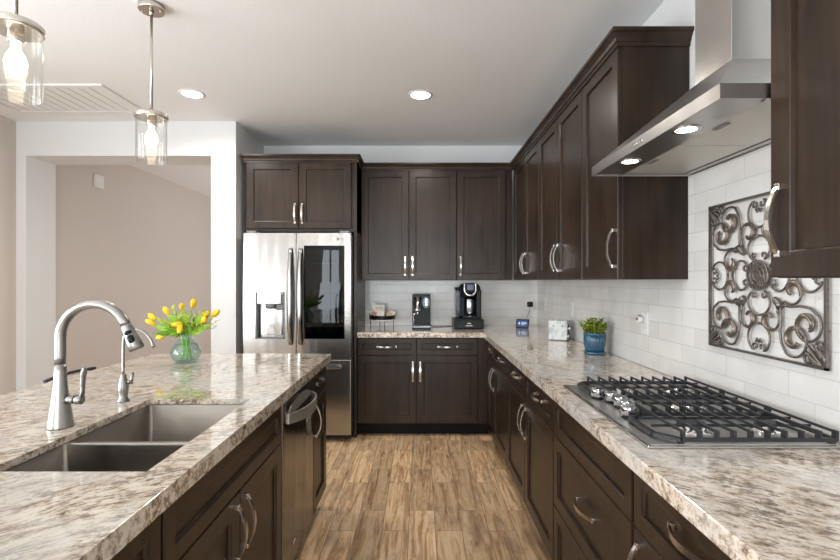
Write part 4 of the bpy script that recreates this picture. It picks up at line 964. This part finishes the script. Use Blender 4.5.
t = thing('sign_card', 'small white card sign standing at the back of the round tray', 'sign', (TX-0.035, TY+0.03, 1.000))
bm = bmesh.new(); bx(bm, -0.056, 0.056, -0.004, 0.004, 0.0, 0.136, bev=0.001, seg=1); obj('card', bm, 'paper', t)
bm = bmesh.new()
for k in range(9):
    x = -0.032+k*0.008; tube(bm, smoothpath([(x, -0.0045, 0.100), (x+0.003, -0.0045, 0.106+0.004*math.sin(k*2.1)), (x+0.008, -0.0045, 0.100)], 3), 0.0011, 5)
obj('script_lettering', bm, 'ink', t)
lab = ['white sweetener packet leaning in the round tray, leftmost', 'cream sweetener packet leaning just left of the round tray center', 'cream packet leaning in the middle of the round tray', 'tan paper packet tilted at the front right of the round tray', 'white packet leaning at the right rim of the round tray']
for k, (dx, dy, tilt, m_) in enumerate(((-0.055, -0.045, 12, 'paper'), (-0.030, -0.055, -8, 'paper'), (-0.005, -0.06, 5, 'paper'), (0.045, -0.07, 28, 'tan_paper'), (0.078, -0.03, 20, 'paper'))):
    bm = bmesh.new(); bx(bm, -0.023, 0.023, -0.003, 0.003, 0.0, 0.080, bev=0.001, seg=1); o = obj('sugar_packet', bm, m_)
    o.location = (TX+dx, TY+dy, 1.001); o.rotation_euler = (math.radians(-14), math.radians(tilt), 0); tag(o, lab[k], 'packet', 'packets in the round tray')
t = thing('artificial_flower', 'orange and white blossom lying at the left rim of the round tray', 'flower', (TX-0.080, TY-0.045, 1.010))
for cx, cz, m_, s in ((0.012, 0.048, 'orange', 1.0), (-0.032, 0.060, 'paper', 0.9)):
    bm = bmesh.new()
    for k in range(5):
        a = 2*PI*k/5+0.3; tube(bm, [Vector((cx, -0.01, cz)), Vector((cx+0.014*s*math.cos(a), -0.014, cz+0.014*s*math.sin(a))), Vector((cx+0.026*s*math.cos(a), -0.01, cz+0.026*s*math.sin(a)))], [0.004, 0.010, 0.003], 8, flat=0.5)
    obj('blossom', bm, m_, t)
bm = bmesh.new(); tube(bm, [(0.0, 0, 0.0), (0.01, -0.004, 0.048)], 0.002, 6); tube(bm, [(0.0, 0, 0.0), (-0.03, -0.004, 0.060)], 0.002, 6); obj('stem', bm, 'leaf', t)

# ------------------------------------------------------------------ smart display
t = thing('smart_display', 'small black smart display with a glowing blue screen in the back corner', 'smart display', (0.965, 4.44, 0.914), math.radians(-30))
bm = bmesh.new(); bx(bm, -0.062, 0.062, -0.012, 0.004, 0.0, 0.084, bev=0.003)
for v in bm.verts: v.co.y += v.co.z*0.30
fr = obj('housing', bm, 'black', t)
bm = bmesh.new(); vs = bx(bm, -0.054, 0.054, -0.0135, -0.0125, 0.012, 0.074)
for v in bm.verts: v.co.y += v.co.z*0.30
sc = obj('screen', bm, 'screen', t)
text('screen_text', '4', 0.045, (-0.030, -0.0138+0.043*0.3, 0.043), (PI/2-0.29, 0, 0), 'screen_text', t, 0.0002)
bm = bmesh.new()
for k, L_ in enumerate((0.045, 0.055, 0.035)): bx(bm, -0.008, -0.008+L_, -0.0145, -0.0137, 0.054-k*0.011, 0.058-k*0.011)
for v in bm.verts: v.co.y += v.co.z*0.30
obj('screen_line', bm, 'screen_text', t)
bm = bmesh.new(); polyv = [(-0.05, 0.0, 0.0), (0.05, 0.0, 0.0), (0.05, 0.06, 0.0), (-0.05, 0.06, 0.0)]; bx(bm, -0.045, 0.045, 0.0, 0.055, 0.0, 0.055, bev=0.012, seg=3); obj('speaker_base', bm, 'greydark', t)
bm = bmesh.new(); tube(bm, smoothpath([(1.093, BACK-0.05, 1.10), (1.085, BACK-0.035, 1.05), (1.06, BACK-0.03, 0.99), (1.03, BACK-0.05, 0.93), (0.99, 4.54, 0.919), (0.96, 4.50, 0.935)], 6), 0.0022, 6)
tag(obj('charging_cord', bm, 'greydark'), 'thin cord hanging from the black charger to the smart display', 'cord')

# ------------------------------------------------------------------ toaster
t = thing('toaster', 'small white marbled toaster on the right countertop between display and potted plant', 'toaster', (1.062, 3.58, 0.914), math.radians(-27))
bm = bmesh.new(); holed(bm, [-0.066, -0.046, -0.018, 0.018, 0.046, 0.066], [-0.075, -0.055, 0.055, 0.075], 0.008, 0.148, [(1, 1), (3, 1)]); 
bmesh.ops.bevel(bm, geom=[e for e in bm.edges if len([f for f in e.link_faces]) == 2 and e.calc_face_angle(0) > 1 and all(abs(abs(v.co.x)-0.066) < 1e-5 or v.co.y < -0.074 or v.co.y > 0.074 for v in e.verts)], offset=0.010, segments=3, affect='EDGES')
obj('shell', bm, 'marble', t)
bm = bmesh.new(); bx(bm, -0.060, 0.060, -0.068, 0.068, 0.0, 0.010); bx(bm, -0.055, 0.055, -0.058, 0.058, 0.009, 0.03); obj('base', bm, 'greydark', t)
bm = bmesh.new(); bx(bm, 0.0655, 0.068, -0.01, 0.01, 0.03, 0.12); obj('lever_slot', bm, 'dark', t)
bm = bmesh.new(); bx(bm, 0.066, 0.088, -0.03, 0.03, 0.082, 0.097, bev=0.004); obj('lever', bm, 'chrome', t)
bm = bmesh.new(); tube(bm, [(0.066, -0.05, 0.035), (0.082, -0.05, 0.035)], 0.012, 14); obj('dial', bm, 'chrome', t)
for x in (-0.03, 0.034):
    bm = bmesh.new(); tube(bm, [(x, -0.0745, 0.108), (x, -0.077, 0.108)], 0.006, 10); obj('screw', bm, 'greydark', t)

# ------------------------------------------------------------------ potted plant
t = thing('potted_plant', 'leafy green plant in a ribbed glazed blue pot on the right countertop', 'potted plant', (1.066, 2.87, 0.914))
t.scale = (0.94, 0.94, 0.97)
bm = bmesh.new(); lathe(bm, [(0.060, 0.0), (0.068, 0.004), (0.070, 0.018), (0.066, 0.020), (0.056, 0.012)], n=36); obj('saucer', bm, 'ceramic_blue', t)
bm = bmesh.new(); lathe(bm, [(0.050, 0.013), (0.058, 0.022), (0.066, 0.055), (0.0685, 0.09), (0.0685, 0.125)], n=96, ribs=24, ribd=0.0012); lathe(bm, [(0.0690, 0.122), (0.0705, 0.128), (0.0700, 0.136), (0.0660, 0.136), (0.0640, 0.125)], n=48); obj('pot', bm, 'ceramic_blue', t)
bm = bmesh.new(); lathe(bm, [(0.064, 0.118), (0.064, 0.126), (0.0001, 0.128)], n=24); obj('soil', bm, 'soil', t)
def leaf(bm, base, direc, L, wd, bend=0.3, up=Vector((0, 0, 1)), n=5, fold=0.15):
    d = direc.normalized(); s = d.cross(up); s = s.normalized() if s.length > 1e-3 else Vector((1, 0, 0)); nrm = s.cross(d).normalized()
    rows = []
    for i in range(n+1):
        q = i/n; p = base+d*L*q-up*bend*L*q*q; ww = wd*math.sin(PI*min(1, 0.08+0.92*q)**0.8)**0.8 if q < 1 else 0.0004
        rows.append([bm.verts.new(p-s*ww+nrm*fold*ww), bm.verts.new(p), bm.verts.new(p+s*ww+nrm*fold*ww)])
    for a, b in zip(rows, rows[1:]):
        for k in (0, 1): bm.faces.new((a[k], a[k+1], b[k+1], b[k])).smooth = True
bm = bmesh.new(); bs = bmesh.new()
for k in range(50):
    a = random.uniform(0, 2*PI); r = random.uniform(0.0, 0.052); tilt = random.uniform(0.1, 0.85)*(0.45+r/0.06*0.6); H = random.uniform(0.045, 0.100)
    b0 = Vector((r*math.cos(a), r*math.sin(a), 0.125)); d = Vector((math.cos(a)*tilt, math.sin(a)*tilt, 1)).normalized()
    tip = b0+d*H; tube(bs, [b0, tip], [0.0018, 0.001], 5)
    for j in range(9):
        q = 0.2+0.8*j/8; aa = j*2.4+a; dd = (d*0.6+Vector((math.cos(aa), math.sin(aa), 0.2))).normalized()
        leaf(bm, b0+d*H*q, dd, random.uniform(0.020, 0.030), 0.0100, 0.1, n=3)
obj('foliage', bm, 'leaf2', t, recalc=False); obj('stems', bs, 'sprig', t)

# ------------------------------------------------------------------ vase with tulips
VX, VY = -1.283, 2.575
t = thing('glass_vase', 'round pale aqua glass vase with a flared neck on the island', 'vase', (VX, VY, 0.914))
bm = bmesh.new(); prof = [(0.050, 0.0), (0.066, 0.012), (0.079, 0.040), (0.081, 0.060), (0.072, 0.090), (0.050, 0.116), (0.036, 0.132), (0.034, 0.142), (0.042, 0.156), (0.056, 0.166), (0.054, 0.167), (0.040, 0.157), (0.031, 0.142), (0.033, 0.132), (0.047, 0.114), (0.068, 0.089), (0.077, 0.060), (0.075, 0.041), (0.062, 0.016), (0.0001, 0.012)]
lathe(bm, prof, n=40, ribs=10, ribd=0.0008); obj('glass', bm, 'vase_glass', t)
bm = bmesh.new(); lathe(bm, [(0.0001, 0.0135), (0.061, 0.0175), (0.0735, 0.042), (0.0755, 0.060), (0.066, 0.088), (0.058, 0.099), (0.0001, 0.099)], n=32); obj('water', bm, 'water', t)
bm = bmesh.new(); lathe(bm, [(0.0001, 0.0005), (0.049, 0.0005), (0.052, 0.0035), (0.050, 0.009), (0.0001, 0.009)], n=32); obj('foot', bm, 'vase_glass', t)
blooms = [(152.3, 316.6, 2.60, 'yellow tulip leaning far left, upper of the two side by side'), (150.5, 322.3, 2.52, 'yellow tulip leaning far left, lower of the two side by side'),
 (166.3, 310.7, 2.62, 'yellow tulip at the upper left of the bouquet'), (193.4, 303.2, 2.56, 'tallest upright yellow tulip at the top of the bouquet'),
 (181.8, 306.3, 2.66, 'small yellow green tulip bud at the top center of the bouquet'), (177.3, 324.3, 2.48, 'open yellow tulip facing front above the vase mouth'),
 (179.8, 328.8, 2.47, 'yellow tulip drooping just over the vase rim at the front'), (161.3, 336.3, 2.50, 'yellow tulip hanging lowest at the lower left'),
 (203.8, 319.5, 2.50, 'yellow tulip right of center, lower of the close pair'), (206, 315, 2.60, 'orange yellow tulip right of center, upper of the close pair'),
 (215.5, 313.6, 2.56, 'yellow tulip reaching farthest right in the bouquet')]
neck = Vector((VX, VY, 0.914+0.150))
for i, (px, py, D, lab) in enumerate(blooms):
    c = P(px, py, D); rel = c-neck; a = i*2.4
    bot = Vector((VX+0.03*math.cos(a), VY+0.03*math.sin(a), 0.935)); nk = neck+Vector((0.018*math.cos(a+PI), 0.018*math.sin(a+PI), 0))
    nk = neck+Vector((max(-0.022, min(0.022, rel.x*0.12)), 0.014*math.sin(a), 0.0))
    t = thing('tulip', lab, 'tulip', (nk.x, nk.y, nk.z), 0, 'tulips in the vase')
    L0 = lambda p: Vector(p)-nk
    out = rel.normalized(); axis = (out+Vector((0, 0, 0.1))).normalized()
    if i == 7: axis = Vector((-0.85, -0.1, -0.35)).normalized()
    if i == 6: axis = Vector((0.1, -0.5, -0.85)).normalized()
    if i == 5: axis = Vector((-0.8, -0.5, 0.0)).normalized()
    H = 0.056 if i != 4 else 0.036
    base = c-axis*H*0.5
    pts = smoothpath([L0(bot), L0(nk), L0(nk+Vector((rel.x*0.35, rel.y*0.4, max(0.02, rel.z*0.6)))), L0(base)], 6)
    bm = bmesh.new(); tube(bm, pts, 0.0026, 6); obj('stem', bm, 'leaf', t)
    bm = bmesh.new(); u = axis.orthogonal().normalized(); v = axis.cross(u)
    for k in range(6):     # six overlapping cupped petals
        a2 = 2*PI*k/6; rr = 0.0118 if k % 2 else 0.0105; rad = u*math.cos(a2)+v*math.sin(a2); tan = v*math.cos(a2)-u*math.sin(a2); rows = []
        for j in range(8):
            q = j/7; R_ = rr*(0.25+1.15*math.sin(PI*min(1, q*0.80+0.03))**0.8)*(1 if q < 0.75 else 1-(q-0.75)*1.6); wv = 0.0115*math.sin(PI*min(1, 0.10+0.88*q))**0.6 if j < 7 else 0.001
            cc = L0(base)+axis*H*q+rad*R_; rows.append([bm.verts.new(cc-tan*wv-rad*wv*0.35), bm.verts.new(cc), bm.verts.new(cc+tan*wv-rad*wv*0.35)])
        for ra, rb in zip(rows, rows[1:]):
            for q in (0, 1): bm.faces.new((ra[q], ra[q+1], rb[q+1], rb[q])).smooth = True
    obj('bloom', bm, 'tulip', t, recalc=False)
    bm = bmesh.new(); dd = Vector((rel.x, rel.y, rel.z*0.6))
    dd = dd.normalized() if dd.length > 0 else Vector((0, 0, 1))
    dd = (dd+Vector((random.uniform(-.35, .35), random.uniform(-.5, .2), random.uniform(-0.1, 0.35)))).normalized()
    leaf(bm, L0(nk), dd, random.uniform(0.12, 0.17), 0.017, 0.25, n=8, fold=0.35)
    dd = Vector((rel.x*1.1+random.uniform(-.06, .06), random.uniform(-0.12, 0.02), abs(rel.z)*0.8+random.uniform(0, 0.09))).normalized()
    leaf(bm, L0(nk), dd, random.uniform(0.10, 0.17), 0.018, 0.12, up=Vector((0, 1, 0.3)), n=8, fold=0.25); obj('leaf', bm, 'leaf', t, recalc=False)
bm = bmesh.new()
for k in range(70):
    a = random.uniform(0, 2*PI); el = random.uniform(0.25, 1.25); L_ = random.uniform(0.09, 0.17)
    d = Vector((math.cos(a)*math.cos(el)*1.25, math.sin(a)*math.cos(el)*0.8, math.sin(el))).normalized(); b0 = neck+Vector((random.uniform(-.015, .015), random.uniform(-.015, .015), 0))
    tube(bm, [b0, b0+d*L_], [0.0013, 0.0007], 4, caps=False)
    for j in range(8):
        q = 0.4+0.6*j/7; aa = j*2.4+a; leaf(bm, b0+d*L_*q, (d+Vector((math.cos(aa), math.sin(aa), 0.3))*0.9).normalized(), 0.024, 0.0062, 0.1, n=2)
o = obj('greenery_sprigs', bm, 'sprig', recalc=False); tag(o, 'feathery light green filler sprigs among the tulips in the vase', 'greenery'); o['kind'] = 'stuff'
